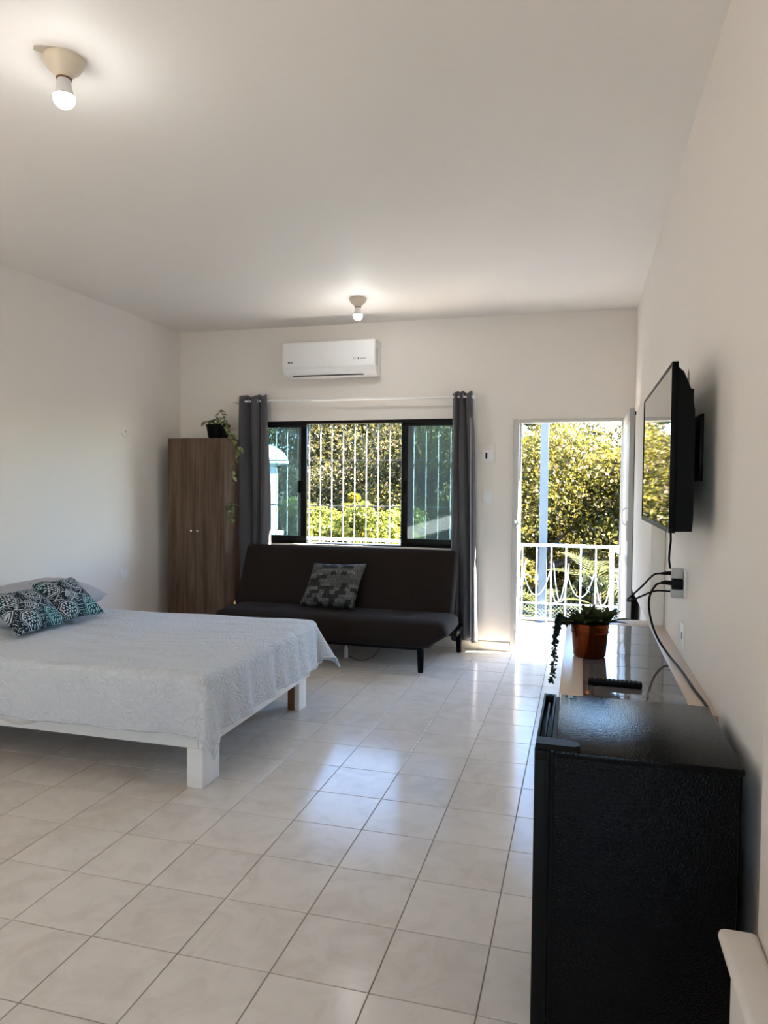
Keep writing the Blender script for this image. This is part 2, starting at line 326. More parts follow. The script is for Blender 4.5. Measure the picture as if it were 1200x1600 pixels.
# ------------------------------------------------------------------ mesh helpers
class MB:
    def __init__(s): s.v = []; s.f = []
    def add(s, V, F):
        o = len(s.v); s.v += [tuple(p) for p in V]; s.f += [tuple(i + o for i in f) for f in F]; return s
    def box(s, x0, x1, y0, y1, z0, z1, bev=0.0, seg=2, mat=None):
        bm = bmesh.new(); bmesh.ops.create_cube(bm, size=1)
        for v in bm.verts:
            v.co = ((x0 + x1) / 2 + v.co.x * (x1 - x0), (y0 + y1) / 2 + v.co.y * (y1 - y0), (z0 + z1) / 2 + v.co.z * (z1 - z0))
        if bev: bmesh.ops.bevel(bm, geom=bm.edges[:], offset=bev, segments=seg, affect='EDGES', profile=0.5)
        if mat is not None:
            for v in bm.verts: v.co = mat @ v.co
        bm.verts.index_update()
        s.add([v.co[:] for v in bm.verts], [[v.index for v in f.verts] for f in bm.faces]); bm.free(); return s
    def tube(s, pts, r, n=8, caps=True):
        pts = [Vector(p) for p in pts]; k = len(pts); rr = r if isinstance(r, (list, tuple)) else [r] * k
        V = []; F = []; up = None
        for i, p in enumerate(pts):
            t = (pts[min(i + 1, k - 1)] - pts[max(i - 1, 0)]).normalized()
            if up is None:
                up = Vector((0, 0, 1)) if abs(t.z) < 0.9 else Vector((1, 0, 0))
            b = t.cross(up)
            if b.length < 1e-5: b = t.cross(Vector((0, 1, 0)))
            b.normalize(); up = b.cross(t).normalized()
            for j in range(n):
                a = 2 * math.pi * j / n
                V.append(p + b * (math.cos(a) * rr[i]) + up * (math.sin(a) * rr[i]))
        for i in range(k - 1):
            for j in range(n):
                F.append((i * n + j, i * n + (j + 1) % n, (i + 1) * n + (j + 1) % n, (i + 1) * n + j))
        if caps: F.append(tuple(range(n))[::-1]); F.append(tuple((k - 1) * n + j for j in range(n)))
        return s.add(V, F)
    def lathe(s, c, prof, n=28, axis='Z', caps=True):
        V = []; F = []; k = len(prof)
        for (r, h) in prof:
            for j in range(n):
                a = 2 * math.pi * j / n; x, y = r * math.cos(a), r * math.sin(a)
                q = (x, y, h) if axis == 'Z' else ((h, x, y) if axis == 'X' else (x, h, y))
                V.append((c[0] + q[0], c[1] + q[1], c[2] + q[2]))
        for i in range(k - 1):
            for j in range(n):
                F.append((i * n + j, i * n + (j + 1) % n, (i + 1) * n + (j + 1) % n, (i + 1) * n + j))
        if caps: F.append(tuple(range(n))[::-1]); F.append(tuple((k - 1) * n + j for j in range(n)))
        return s.add(V, F)
    def prism(s, poly, axis, a, b):
        n = len(poly); V = []
        for h in (a, b):
            for (p, q) in poly:
                V.append({'X': (h, p, q), 'Y': (p, h, q), 'Z': (p, q, h)}[axis])
        F = [tuple(range(n))[::-1], tuple(n + i for i in range(n))] + [(i, (i + 1) % n, n + (i + 1) % n, n + i) for i in range(n)]
        return s.add(V, F)
    def mesh(s, name, origin=(0, 0, 0), smooth=True, ang=38):
        me = bpy.data.meshes.new(name); ox, oy, oz = origin
        me.from_pydata([(x - ox, y - oy, z - oz) for x, y, z in s.v], [], s.f)
        bm = bmesh.new(); bm.from_mesh(me); bmesh.ops.recalc_face_normals(bm, faces=bm.faces[:]); bm.to_mesh(me); bm.free()
        if smooth: me.shade_smooth(); me.set_sharp_from_angle(angle=R(ang))
        return me

ORI = {}
def link(name, me, mat=None, parent=None, loc=None):
    o = bpy.data.objects.new(name, me); COL.objects.link(o)
    if mat is not None and not me.materials: me.materials.append(mat)
    if parent is not None: o.parent = parent
    if loc is not None: o.location = loc
    return o
def obj(name, mb, mat, parent=None, smooth=True, origin=None, ang=38):
    """one mesh object; geometry is authored in world space, parts are stored relative to their thing"""
    if parent is not None:
        base = ORI[parent.name]
        me = mb.mesh(name, base, smooth, ang); o = link(name, me, mat, parent); ORI[o.name] = base
    else:
        org = origin or (0, 0, 0)
        me = mb.mesh(name, org, smooth, ang); o = link(name, me, mat, None, org); ORI[o.name] = org
    return o
def tag(o, label=None, cat=None, group=None, kind=None):
    if label: o['label'] = label
    if cat: o['category'] = cat
    if group: o['group'] = group
    if kind: o['kind'] = kind
    return o
def thing(name, loc, label, cat, group=None):
    o = bpy.data.objects.new(name, None); COL.objects.link(o); o.location = loc; o.empty_display_size = 0.05
    ORI[o.name] = tuple(loc); return tag(o, label, cat, group)
def struct(name, mb, mat, **k):
    return tag(obj(name, mb, mat, **k), kind='structure')
def npmesh(name, V, F):
    me = bpy.data.meshes.new(name); V = np.asarray(V, np.float32); F = np.asarray(F, np.int32)
    me.vertices.add(len(V)); me.vertices.foreach_set('co', V.ravel())
    n, k = F.shape; me.loops.add(n * k); me.loops.foreach_set('vertex_index', F.ravel())
    me.polygons.add(n); me.polygons.foreach_set('loop_start', np.arange(0, n * k, k, dtype=np.int32))
    me.polygons.foreach_set('loop_total', np.full(n, k, np.int32)); me.update(calc_edges=True); me.validate(); return me
def rbox(size, r, seg=10, fn=None):
    """rounded cushion block centred on the origin; fn displaces points"""
    hx, hy, hz = [a / 2 for a in size]; V = {}; F = []; L = []
    def vid(p):
        key = tuple(round(c, 5) for c in p)
        if key not in V: V[key] = len(L); L.append(p)
        return V[key]
    nx, ny, nz = [max(4, int(seg * a / max(size))) + 4 for a in size]
    def lin(n, h):
        inner = np.linspace(-h + r, h - r, n - 3); return [-h, -h + r * 0.3] + list(inner) + [h - r * 0.3, h]
    gx, gy, gz = lin(nx, hx), lin(ny, hy), lin(nz, hz)
    def face(A, B, mk):
        for i in range(len(A) - 1):
            for j in range(len(B) - 1):
                F.append([vid(mk(A[i], B[j])), vid(mk(A[i + 1], B[j])), vid(mk(A[i + 1], B[j + 1])), vid(mk(A[i], B[j + 1]))])
    for sg in (-1, 1):
        face(gx, gy, lambda a, b: (a, b, sg * hz)); face(gx, gz, lambda a, b: (a, sg * hy, b)); face(gy, gz, lambda a, b: (sg * hx, a, b))
    out = []
    for p in L:
        c = [max(-h + r, min(h - r, q)) for q, h in zip(p, (hx, hy, hz))]
        d = Vector(p) - Vector(c)
        q = Vector(c) + (d.normalized() * r if d.length > 1e-9 else d)
        out.append(tuple(fn(q)) if fn else tuple(q))
    return out, F
def pillow(c4, thick, n=22, pinch=0.06, bulge_bias=0.5):
    """puffed pillow from corners BL, BR, TR, TL; returns local verts, faces and its frame matrix"""
    BL, BR, TR, TL = [Vector(p) for p in c4]
    ctr = (BL + BR + TR + TL) / 4; X = ((BR + TR) - (BL + TL)).normalized(); Y = ((TL + TR) - (BL + BR)); Y = (Y - X * Y.dot(X)).normalized(); Z = X.cross(Y)
    m = Matrix((X, Y, Z)).transposed().to_4x4(); m.translation = ctr; inv = m.inverted()
    q = [inv @ p for p in (BL, BR, TR, TL)]
    V = []; F = []
    for side in (1, -1):
        for i in range(n + 1):
            for j in range(n + 1):
                u, v = i / n, j / n; a, b = 2 * u - 1, 2 * v - 1
                u2 = 0.5 + 0.5 * a * (1 - pinch * (1 - b * b) * 0 - pinch * (1 - b * b)); v2 = 0.5 + 0.5 * b * (1 - pinch * (1 - a * a))
                p = q[0] * (1 - u2) * (1 - v2) + q[1] * u2 * (1 - v2) + q[2] * u2 * v2 + q[3] * (1 - u2) * v2
                t = ((1 - a ** 4) * (1 - b ** 4)) ** 0.62
                w = 1 + 0.10 * math.sin(5 * a + 2 * b) * math.sin(4 * b - a)
                V.append(p + Vector((0, 0, side * thick * t * w * (bulge_bias if side < 0 else 1 - bulge_bias) + 0.0)))
    k = (n + 1) ** 2
    idx = lambda s, i, j: s * k + i * (n + 1) + j
    edge = lambda i, j: i in (0, n) or j in (0, n)
    g = lambda s, i, j: idx(0, i, j) if (s == 1 and edge(i, j)) else idx(s, i, j)
    for s in (0, 1):
        for i in range(n):
            for j in range(n):
                f = [g(s, i, j), g(s, i + 1, j), g(s, i + 1, j + 1), g(s, i, j + 1)]
                F.append(f if s == 0 else f[::-1])
    return V, F, m
def smooth_path(pts, k=6):
    P = [Vector(p) for p in pts]; out = []
    for i in range(len(P) - 1):
        p0 = P[max(i - 1, 0)]; p1 = P[i]; p2 = P[i + 1]; p3 = P[min(i + 2, len(P) - 1)]
        for j in range(k):
            t = j / k
            out.append(0.5 * ((2 * p1) + (p2 - p0) * t + (2 * p0 - 5 * p1 + 4 * p2 - p3) * t * t + (3 * p1 - p0 - 3 * p2 + p3) * t ** 3))
    out.append(P[-1]); return out

# ------------------------------------------------------------------ room shell
XL, XR, YB, YO, YR, H = -4.15, 0.45, 6.815, 6.965, -5.0, 3.17
WX0, WX1, WZ0, WZ1 = -3.28, -1.06, 0.955, 2.215
DX0, DX1, DZ1 = -0.625, 0.415, 2.195
m = MB()
def grid_wall(xs, zs, y0, y1, hole):
    for i in range(len(xs) - 1):
        for j in range(len(zs) - 1):
            if not hole((xs[i] + xs[i + 1]) / 2, (zs[j] + zs[j + 1]) / 2): m.box(xs[i], xs[i + 1], y0, y1, zs[j], zs[j + 1])
grid_wall([XL - 0.15, WX0, WX1, DX0, DX1, XR + 0.15], [0, WZ0, DZ1, WZ1, H], YB, YO,
          lambda x, z: (WX0 < x < WX1 and WZ0 < z < WZ1) or (DX0 < x < DX1 and z < DZ1))
wall_back = struct('wall_back', m, MAT['wall'], smooth=False)
struct('wall_left', MB().box(XL - 0.15, XL, YR, YB, 0, H), MAT['wall'], smooth=False)
wall_right = struct('wall_right', MB().box(XR, XR + 0.15, YR, YB, 0, H), MAT['wall'], smooth=False)
m = MB()
grid_wall([XL - 0.15, -2.2, 0.0, XR + 0.15], [0, 1.0, 2.5, H], YR - 0.15, YR, lambda x, z: -2.2 < x < 0.0 and 1.0 < z < 2.5)
struct('wall_rear', m, MAT['wall'], smooth=False)
ceiling = struct('ceiling', MB().box(XL - 0.15, XR + 0.15, YR - 0.15, YO, H, H + 0.15), MAT['ceil'], smooth=False)
# thicker wall beside the camera and the pier at the far end of the counter
struct('trim_1', MB().box(0.380, XR, YR, 1.655, 0, H, 0.004), MAT['wall'])
struct('trim_2', MB().box(0.372, XR, 4.165, 5.55, 0.795, 2.10, 0.012), MAT['wall'])
struct('trim_3', MB().box(0.300, 0.380, 0.6, 1.655, 0.575, 0.605, 0.014, 3).box(0.325, 0.380, 0.6, 1.63, 0.0, 0.580), MAT['concrete'])
# bare plaster by the front lamp, broken plaster behind the television
pts = [(-2.005, 2.275), (-1.985, 2.255), (-1.955, 2.262), (-1.91, 2.285), (-1.92, 2.33), (-1.97, 2.335), (-1.985, 2.31)]
obj('bare_plaster_patch', MB().prism(pts, 'Z', H - 0.0015, H + 0.001), MAT['peel'], ceiling)
pts = [(3.40, 2.00), (3.41, 2.06), (3.44, 2.085), (3.47, 2.06), (3.48, 2.01), (3.45, 1.985), (3.43, 1.98)]
obj('broken_plaster_patch', MB().prism(pts, 'X', XR - 0.001, XR + 0.001), MAT['gouge'], wall_right)

# floor: grout bed and separate tiles
floor = struct('floor', MB().box(XL, XR, YR, YB + 0.001, -0.12, -0.0035).box(DX0, DX1, YB + 0.001, YO, -0.12, -0.0035), MAT['grout'], smooth=False)
TS = 0.33; TX, TY = -0.9292, 2.0466
def tile_mesh(name, sx, sy, gap, hgt, bev):
    mb = MB(); x, y = sx / 2 - gap, sy / 2 - gap
    V = [(-x, -y, -hgt), (x, -y, -hgt), (x, y, -hgt), (-x, y, -hgt), (-x, -y, -bev), (x, -y, -bev), (x, y, -bev), (-x, y, -bev),
         (-x + bev, -y + bev, 0), (x - bev, -y + bev, 0), (x - bev, y - bev, 0), (-x + bev, y - bev, 0)]
    F = [(8, 9, 10, 11)] + [(a, (a + 1) % 4, 4 + (a + 1) % 4, 4 + a) for a in range(4)] + [(4 + a, 4 + (a + 1) % 4, 8 + (a + 1) % 4, 8 + a) for a in range(4)]
    return mb.add(V, F).mesh(name, smooth=False)
def lay(parent, me, mat, x0, x1, y0, y1, ox, oy, sx, sy, z, skip=None):
    base = ORI[parent.name]
    for i in range(math.floor((x0 - ox) / sx), math.ceil((x1 - ox) / sx)):
        for j in range(math.floor((y0 - oy) / sy), math.ceil((y1 - oy) / sy)):
            a, b = max(x0, ox + i * sx), min(x1, ox + (i + 1) * sx); c, d = max(y0, oy + j * sy), min(y1, oy + (j + 1) * sy)
            if b - a < 0.012 or d - c < 0.012 or (skip and skip((a + b) / 2, (c + d) / 2)): continue
            o = link('tile', me, mat, parent, ((a + b) / 2 - base[0], (c + d) / 2 - base[1], z - base[2]))
            o.scale = ((b - a) / sx, (d - c) / sy, 1)
            o.rotation_euler = (random.uniform(-1, 1) * 0.0011, random.uniform(-1, 1) * 0.0011, 0)
tm = tile_mesh('floor_tile', TS, TS, 0.0019, 0.010, 0.0014)
lay(floor, tm, MAT['tile'], XL, XR, TY - TS * 2, YB, TX, TY, TS, TS, 0.0)
lay(floor, tm, MAT['tile'], DX0, DX1, YB, YO, TX, TY, TS, TS, 0.0)
struct_rear = obj('rear_floor_screed', MB().box(XL, XR, YR, TY - TS * 2 - 0.002, -0.003, 0.0), MAT['tile'], floor, smooth=False)
# tiled baseboard
bb = struct('baseboard_back', MB().box(XL, DX0 - 0.004, YB - 0.004, YB, 0, 0.078), MAT['grout'], smooth=False)
x = TX + TS * 1 - 0.01
while x > XL - TS:
    a, b = max(XL, x - TS + 0.0015), min(DX0 - 0.006, x - 0.0015)
    if b > a: obj('tile', MB().box(a, b, YB - 0.012, YB - 0.003, 0.001, 0.082, 0.002), MAT['tile'], bb)
    x -= TS
bl_ = struct('baseboard_left', MB().box(XL, XL + 0.004, YR, YB, 0, 0.078), MAT['grout'], smooth=False)
obj('tile_strip', MB().box(XL + 0.003, XL + 0.012, YR, YB - 0.012, 0.001, 0.082, 0.002), MAT['tile'], bl_)

# ------------------------------------------------------------------ window with sliding sashes
win = bpy.data.objects.new('window_1', None); COL.objects.link(win); win.location = (0, 0, 0); ORI['window_1'] = (0, 0, 0); win['kind'] = 'structure'
f = 0.022
m = MB().box(WX0, WX1, 6.825, 6.915, WZ1 - 0.030, WZ1).box(WX0, WX1, 6.825, 6.915, WZ0, WZ0 + 0.016)
m.box(WX0, WX0 + f, 6.825, 6.915, WZ0 + 0.016, WZ1 - 0.03).box(WX1 - f, WX1, 6.825, 6.915, WZ0 + 0.016, WZ1 - 0.03)
obj('frame', m, MAT['black_metal'], win, smooth=False)
def sash(x0, x1, y, hx, hside):
    z0, z1 = WZ0 + 0.012, WZ1 - 0.022; w = 0.062
    m = MB().box(x0, x1, y, y + 0.028, z0, z0 + 0.075, 0.002).box(x0, x1, y, y + 0.028, z1 - 0.04, z1, 0.002)
    m.box(x0, x0 + w, y, y + 0.028, z0 + 0.07, z1 - 0.035, 0.002).box(x1 - w, x1, y, y + 0.028, z0 + 0.07, z1 - 0.035, 0.002)
    s_ = obj('sash', m, MAT['black_metal'], win)
    obj('pane', MB().box(x0 + w - 0.004, x1 - w + 0.004, y + 0.012, y + 0.017, z0 + 0.07, z1 - 0.036), MAT['glass'], s_, smooth=False)
    obj('handle', MB().box(hx, hx + 0.034, y - 0.014, y + 0.001, 1.48, 1.61, 0.004), MAT['black_plastic'], s_)
sash(-3.262, -2.716, 6.842, -2.80, 1); sash(-1.716, -1.078, 6.842, -1.695, -1)
sash(-3.262, -2.76, 6.878, -2.83, 1); sash(-1.672, -1.078, 6.878, -1.66, -1)
obj('sill', MB().box(WX0, WX1, YB - 0.006, 6.826, WZ0 - 0.012, WZ0 + 0.006, 0.003), MAT['concrete'], win)

# security grille outside the window
gr = thing('window_grille', (-2.17, 6.945, WZ0), 'white welded window grille of thin upright bars outside the black window', 'grille')
k = 0
xg = -3.22
while xg < -1.08:
    obj('bar', MB().tube([(xg, 6.945, WZ0 + 0.002), (xg, 6.945, WZ1 - 0.002)], 0.0058, 6), MAT['grille_paint'], gr); xg += 0.1235
for z in (1.352, 1.821): obj('crossbar', MB().box(WX0 + 0.001, WX1 - 0.001, 6.950, 6.956, z - 0.007, z + 0.007), MAT['grille_paint'], gr)
for z in (WZ0 + 0.001, WZ1 - 0.018): obj('frame_bar', MB().box(WX0 + 0.001, WX1 - 0.001, 6.938, 6.958, z, z + 0.017), MAT['grille_paint'], gr)

# ------------------------------------------------------------------ door: frame and open leaf
dr = bpy.data.objects.new('door_1', None); COL.objects.link(dr); ORI['door_1'] = (0, 0, 0); dr['kind'] = 'structure'
m = MB().box(DX0, DX0 + 0.055, 6.795, 6.90, 0, DZ1, 0.003).box(DX1 - 0.055, DX1, 6.795, 6.90, 0, DZ1, 0.003).box(DX0 + 0.055, DX1 - 0.055, 6.795, 6.90, DZ1 - 0.032, DZ1, 0.003)
m.box(DX0 + 0.055, DX0 + 0.072, 6.85, 6.90, 0, DZ1 - 0.032).box(DX1 - 0.072, DX1 - 0.055, 6.85, 6.90, 0, DZ1 - 0.032)
obj('door_frame', m, MAT['door_paint'], dr)
LX0, LX1, LY0, LY1 = 0.352, 0.392, 5.86, 6.785
m = MB().box(LX0 + 0.006, LX1 - 0.003, LY0, LY1, 0.012, 2.175, 0.002)
leaf = obj('leaf', m, MAT['door_paint'], dr)
fr = MB()
for z0, z1 in ((0.012, 0.09), (0.95, 1.02), (2.10, 2.175)): fr.box(LX0, LX0 + 0.008, LY0, LY1, z0, z1, 0.001)
for y0, y1 in ((LY0, LY0 + 0.06), (LY1 - 0.06, LY1)): fr.box(LX0, LX0 + 0.008, y0, y1, 0.012, 2.175, 0.001)
obj('leaf_border', fr, MAT['door_paint'], leaf)
obj('edge_strip', MB().box(LX0 + 0.001, LX1 - 0.006, LY0 - 0.004, LY0 + 0.001, 0.012, 2.176), MAT['grey_plastic'], leaf)
obj('door_seal', MB().box(LX1 - 0.003, LX1 + 0.006, LY0 - 0.003, LY1, 0.012, 2.15), MAT['rubber'], leaf)
obj('pull_handle', MB().tube(smooth_path([(LX0, 5.98, 1.40), (LX0 - 0.03, 5.98, 1.385), (LX0 - 0.04, 5.98, 1.34), (LX0 - 0.03, 5.98, 1.28), (LX0, 5.98, 1.26)], 4), 0.005, 8), MAT['chrome'], leaf)
obj('lock', MB().box(LX0 - 0.006, LX0 + 0.002, 5.90, 5.95, 1.14, 1.30, 0.002).lathe((LX0 + 0.02, LY0 - 0.012, 1.22), [(0.013, 0), (0.013, 0.01)], 14, 'Y'), MAT['grey_plastic'], leaf)
obj('latch_keeper', MB().box(DX0 + 0.02, DX0 + 0.062, 6.778, 6.797, 1.205, 1.255, 0.004).tube([(DX0 + 0.04, 6.787, 1.20), (DX0 + 0.04, 6.787, 1.18)], 0.008, 8), MAT['chrome'], dr)

# ------------------------------------------------------------------ curtains and rod
rod = thing('curtain_rod', (-2.2, 6.715, 2.41), 'thin white curtain rod above the black window', 'rod')
obj('pole', MB().tube([(-3.47, 6.715, 2.414), (-0.985, 6.715, 2.405)], 0.011, 12), MAT['white_metal'], rod)
for x_, z_ in ((-3.47, 2.414), (-0.985, 2.405)):
    obj('finial', MB().lathe((x_ - 0.008, 6.715, z_), [(0.004, -0.012), (0.016, -0.006), (0.018, 0.006), (0.010, 0.02), (0.003, 0.024)], 14, 'X'), MAT['white_metal'], rod)
for x_, z_ in ((-3.455, 2.41), (-0.998, 2.405)):
    obj('bracket', MB().box(x_ - 0.006, x_ + 0.006, 6.715, 6.805, z_ - 0.016, z_ - 0.009).box(x_ - 0.014, x_ + 0.014, 6.805, 6.8145, z_ - 0.10, z_ + 0.03, 0.002), MAT['white_metal'], rod)
def curtain(xt0, xt1, xb0, xb1, zt, zb, folds, amp_t, amp_b, y, ph, label, taper=1.0, gx=()):
    t = thing('curtain', ((xt0 + xt1) / 2, y, zb), label, 'curtain', 'grey curtains at the window')
    nu, nv = folds * 22, 46; V = []; F = []
    for j in range(nv + 1):
        v = j / nv; e = v ** taper
        for i in range(nu + 1):
            u = i / nu
            w = u + 0.05 * math.sin(2 * math.pi * (u * 1.5 + 0.3 * v + ph))
            x_ = (xt0 + (xt1 - xt0) * w) * (1 - e) + (xb0 + (xb1 - xb0) * w) * e
            am = amp_t * (1 - e) + amp_b * e
            a = 2 * math.pi * (folds * u + 0.12 * math.sin(3 * v + 5 * u)) + ph
            y_ = y + am * math.sin(a) + 0.25 * am * math.sin(2.3 * a + 4 * v)
            x_ += 0.30 * am * math.cos(a) * (0.5 + 0.5 * v)
            z_ = zt + (zb - zt) * v
            if j == nv: z_ += 0.012 * math.sin(a * 0.5 + ph)
            if j == 0: z_ += 0.014 * math.sin(a + 1.2)
            V.append((x_, y_, z_))
    for j in range(nv):
        for i in range(nu):
            a = j * (nu + 1) + i; F.append((a, a + 1, a + nu + 2, a + nu + 1))
    o = obj('panel', MB().add(V, F), MAT['curtain'], t, ang=80)
    md = o.modifiers.new('thick', 'SOLIDIFY'); md.thickness = 0.0035
    for g in gx:
        obj('eyelet', MB().lathe((g, y, 2.41), [(0.017, -0.003), (0.024, -0.004), (0.027, 0), (0.024, 0.004), (0.017, 0.003), (0.017, -0.003)], 18, 'X', False), MAT['chrome'], t)
    return t
curtain(-3.425, -3.085, -3.40, -3.075, 2.465, 0.10, 3, 0.046, 0.060, 6.712, 0.4, 'left grey curtain bunched beside the tall wardrobe', 1.0, (-3.085, -3.19, -3.30))
curtain(-1.185, -1.015, -1.19, -0.905, 2.450, 0.105, 3, 0.036, 0.062, 6.715, 1.9, 'right grey curtain gathered between the window and the open door', 0.9, (-1.165, -1.09, -1.035))
cr_ = bpy.data.objects['curtain.001']
obj('sunlit_seam', MB().tube(smooth_path([(-1.005, 6.655, 2.2), (-0.995, 6.645, 1.4), (-0.985, 6.635, 0.8), (-0.975, 6.63, 0.12)], 5), 0.004, 5), MAT['sunlit_edge'], cr_)  # seam line whose pale colour paints in the sunlit curtain edge

# ------------------------------------------------------------------ wardrobe
WR = (-4.02, -3.385, 6.365, 6.79)
wd = thing('wardrobe', ((WR[0] + WR[1]) / 2, 6.57, 0), 'tall grey brown two door wardrobe in the left back corner', 'wardrobe')
m = MB().box(WR[0], WR[0] + 0.018, WR[2] + 0.019, WR[3], 0, 2.02).box(WR[1] - 0.018, WR[1], WR[2] + 0.019, WR[3], 0, 2.02)
m.box(WR[0] + 0.018, WR[1] - 0.018, WR[2] + 0.019, WR[3], 2.002, 2.02).box(WR[0] + 0.018, WR[1] - 0.018, WR[2] + 0.03, WR[3], 0.06, 0.078).box(WR[0] + 0.018, WR[1] - 0.018, WR[3] - 0.006, WR[3], 0.078, 2.002).box(WR[0] + 0.018, WR[1] - 0.018, WR[2] + 0.03, WR[2] + 0.045, 0, 0.06)
obj('carcass', m, MAT['wood'], wd, smooth=False)
xm = (WR[0] + WR[1]) / 2 - 0.01
for a, b, kx in ((WR[0] + 0.001, xm - 0.0015, xm - 0.035), (xm + 0.0015, WR[1] - 0.001, xm + 0.035)):
    d_ = obj('door', MB().box(a, b, WR[2], WR[2] + 0.018, 0.062, 2.018, 0.001, 1), MAT['wood'], wd)
    obj('knob', MB().lathe((kx, WR[2] - 0.024, 1.095), [(0.004, 0.0), (0.010, 0.001), (0.013, 0.006), (0.011, 0.012), (0.006, 0.016), (0.006, 0.024)], 16, 'Y'), MAT['chrome'], d_)

# pothos in a black pot on the wardrobe
pt = thing('potted_pothos', (-3.55, 6.53, 2.0205), 'trailing pothos in a black pot on top of the wardrobe', 'plant')
obj('pot', MB().lathe((-3.55, 6.53, 2.0205), [(0.001, 0.0), (0.090, 0.0), (0.098, 0.02), (0.116, 0.125), (0.122, 0.128), (0.122, 0.140), (0.112, 0.140), (0.108, 0.125), (0.001, 0.12)], 28), MAT['black_plastic'], pt)
obj('soil', MB().lathe((-3.55, 6.53, 2.0205), [(0.001, 0.121), (0.107, 0.122), (0.107, 0.128), (0.001, 0.133)], 20), MAT['soil'], pt)
def leaf_mesh(name, L, w, curl=0.25, heart=True, n=5):
    V = []; F = []
    for i in range(n + 1):
        t = i / n; ww = w * (math.sin(math.pi * min(1, t * 0.86 + 0.14)) ** 0.8 if heart else math.sin(math.pi * (0.08 + 0.92 * t)) ** 0.7) * (1 - 0.25 * t)
        if i == n: ww = 0.0008
        z = curl * L * (t - t * t * 1.7)
        V += [(-ww, t * L, z + 0.25 * ww), (0, t * L, z - 0.1 * ww), (ww, t * L, z + 0.25 * ww)]
    for i in range(n):
        for a in (0, 1): F.append((i * 3 + a, i * 3 + a + 1, (i + 1) * 3 + a + 1, (i + 1) * 3 + a))
    return MB().add(V, F).mesh(name, ang=180)
pl = leaf_mesh('pothos_leaf', 0.085, 0.030)
stems = [
    [(-3.55, 6.53, 2.14), (-3.50, 6.50, 2.22), (-3.44, 6.48, 2.20), (-3.39, 6.46, 2.10), (-3.325, 6.42, 2.02), (-3.29, 6.40, 1.90), (-3.30, 6.39, 1.75), (-3.315, 6.385, 1.58), (-3.30, 6.38, 1.42), (-3.33, 6.38, 1.26)],
    [(-3.53, 6.52, 2.14), (-3.47, 6.47, 2.19), (-3.40, 6.45, 2.12), (-3.34, 6.44, 2.03), (-3.285, 6.43, 1.96), (-3.27, 6.42, 1.84)],
    [(-3.55, 6.53, 2.14), (-3.55, 6.50, 2.23), (-3.50, 6.48, 2.29), (-3.46, 6.47, 2.24)],
    [(-3.56, 6.53, 2.14), (-3.60, 6.50, 2.20), (-3.66, 6.48, 2.19)],
    [(-3.33, 6.42, 1.40), (-3.355, 6.41, 1.32), (-3.375, 6.40, 1.25), (-3.34, 6.40, 1.20), (-3.30, 6.40, 1.24)]]
mS = MB()
for st in stems: mS.tube(smooth_path(st, 5), 0.0032, 5)
obj('stem', mS, plain('green_stem', (.06, .075, .025, 1), 0.5), pt)
base = ORI[pt.name]
for si, st in enumerate(stems):
    sp_ = smooth_path(st, 4 if si else 3)
    for i, p in enumerate(sp_[1:]):
        if random.random() < (0.12 if p.z > 1.7 else 0.35): continue
        o = link('leaf', pl, MAT['pothos'], pt, (p.x - base[0], p.y - base[1], p.z - base[2]))
        s_ = random.uniform(0.55, 1.0) * (0.85 if p.z > 2.0 else 1.0); o.scale = (s_, s_, s_)
        o.rotation_euler = (R(random.uniform(-75, 15)), R(random.uniform(-35, 35)), R(random.uniform(100, 260) if i % 2 else random.uniform(-160, 60)))

# ------------------------------------------------------------------ air conditioner
AX0, AX1, AY0, AY1, AZ0, AZ1 = -2.875, -1.925, 6.60, 6.8145, 2.632, 2.968
ac = thing('air_conditioner', ((AX0 + AX1) / 2, AY1, AZ0), 'white wall mounted air conditioner above the window', 'air conditioner')
prof = [(AY1, AZ0 + 0.004), (AY1, AZ1), (AY0 + 0.018, AZ1), (AY0 + 0.006, AZ1 - 0.012), (AY0 + 0.004, AZ0 + 0.09), (AY0 + 0.016, AZ0 + 0.055), (AY0 + 0.05, AZ0 + 0.018), (AY0 + 0.09, AZ0), (AY1, AZ0)]
obj('housing', MB().prism(prof[1:], 'X', AX0, AX1), MAT['white_plastic'], ac)
fp = obj('front_panel', MB().box(AX0 - 0.003, AX1 - 0.002, AY0 - 0.006, AY0 + 0.008, AZ0 + 0.082, AZ1 - 0.004, 0.006, 3), MAT['white_plastic'], ac)
m = MB()
for i, w_ in enumerate((0.016, 0.010, 0.013, 0.010)): m.box(AX0 + 0.055 + i * 0.0155, AX0 + 0.055 + i * 0.0155 + w_ * 0.9, AY0 - 0.0072, AY0 - 0.0058, AZ0 + 0.128, AZ0 + 0.141)
obj('dark_mark', m, MAT['print_dark'], fp, smooth=False)
m = MB().lathe((AX1 - 0.205, AY0 - 0.0072, AZ0 + 0.155), [(0.009, 0), (0.013, 0), (0.013, 0.0012), (0.009, 0.0012), (0.009, 0)], 16, 'Y', False)
obj('round_emblem', m, MAT['print_grey'], fp, smooth=False)
m = MB().box(AX1 - 0.172, AX1 - 0.160, AY0 - 0.0072, AY0 - 0.0058, AZ0 + 0.143, AZ0 + 0.162).box(AX1 - 0.150, AX1 - 0.088, AY0 - 0.0072, AY0 - 0.0058, AZ0 + 0.152, AZ0 + 0.1565)
obj('small_print', m, MAT['print_dark'], fp, smooth=False)
lv = MB().prism([(AY0 + 0.012, AZ0 + 0.060), (AY0 + 0.016, AZ0 + 0.064), (AY0 + 0.062, AZ0 + 0.022), (AY0 + 0.058, AZ0 + 0.014)], 'X', AX0 + 0.085, AX1 - 0.135)
obj('louver', lv, MAT['white_plastic'], ac)
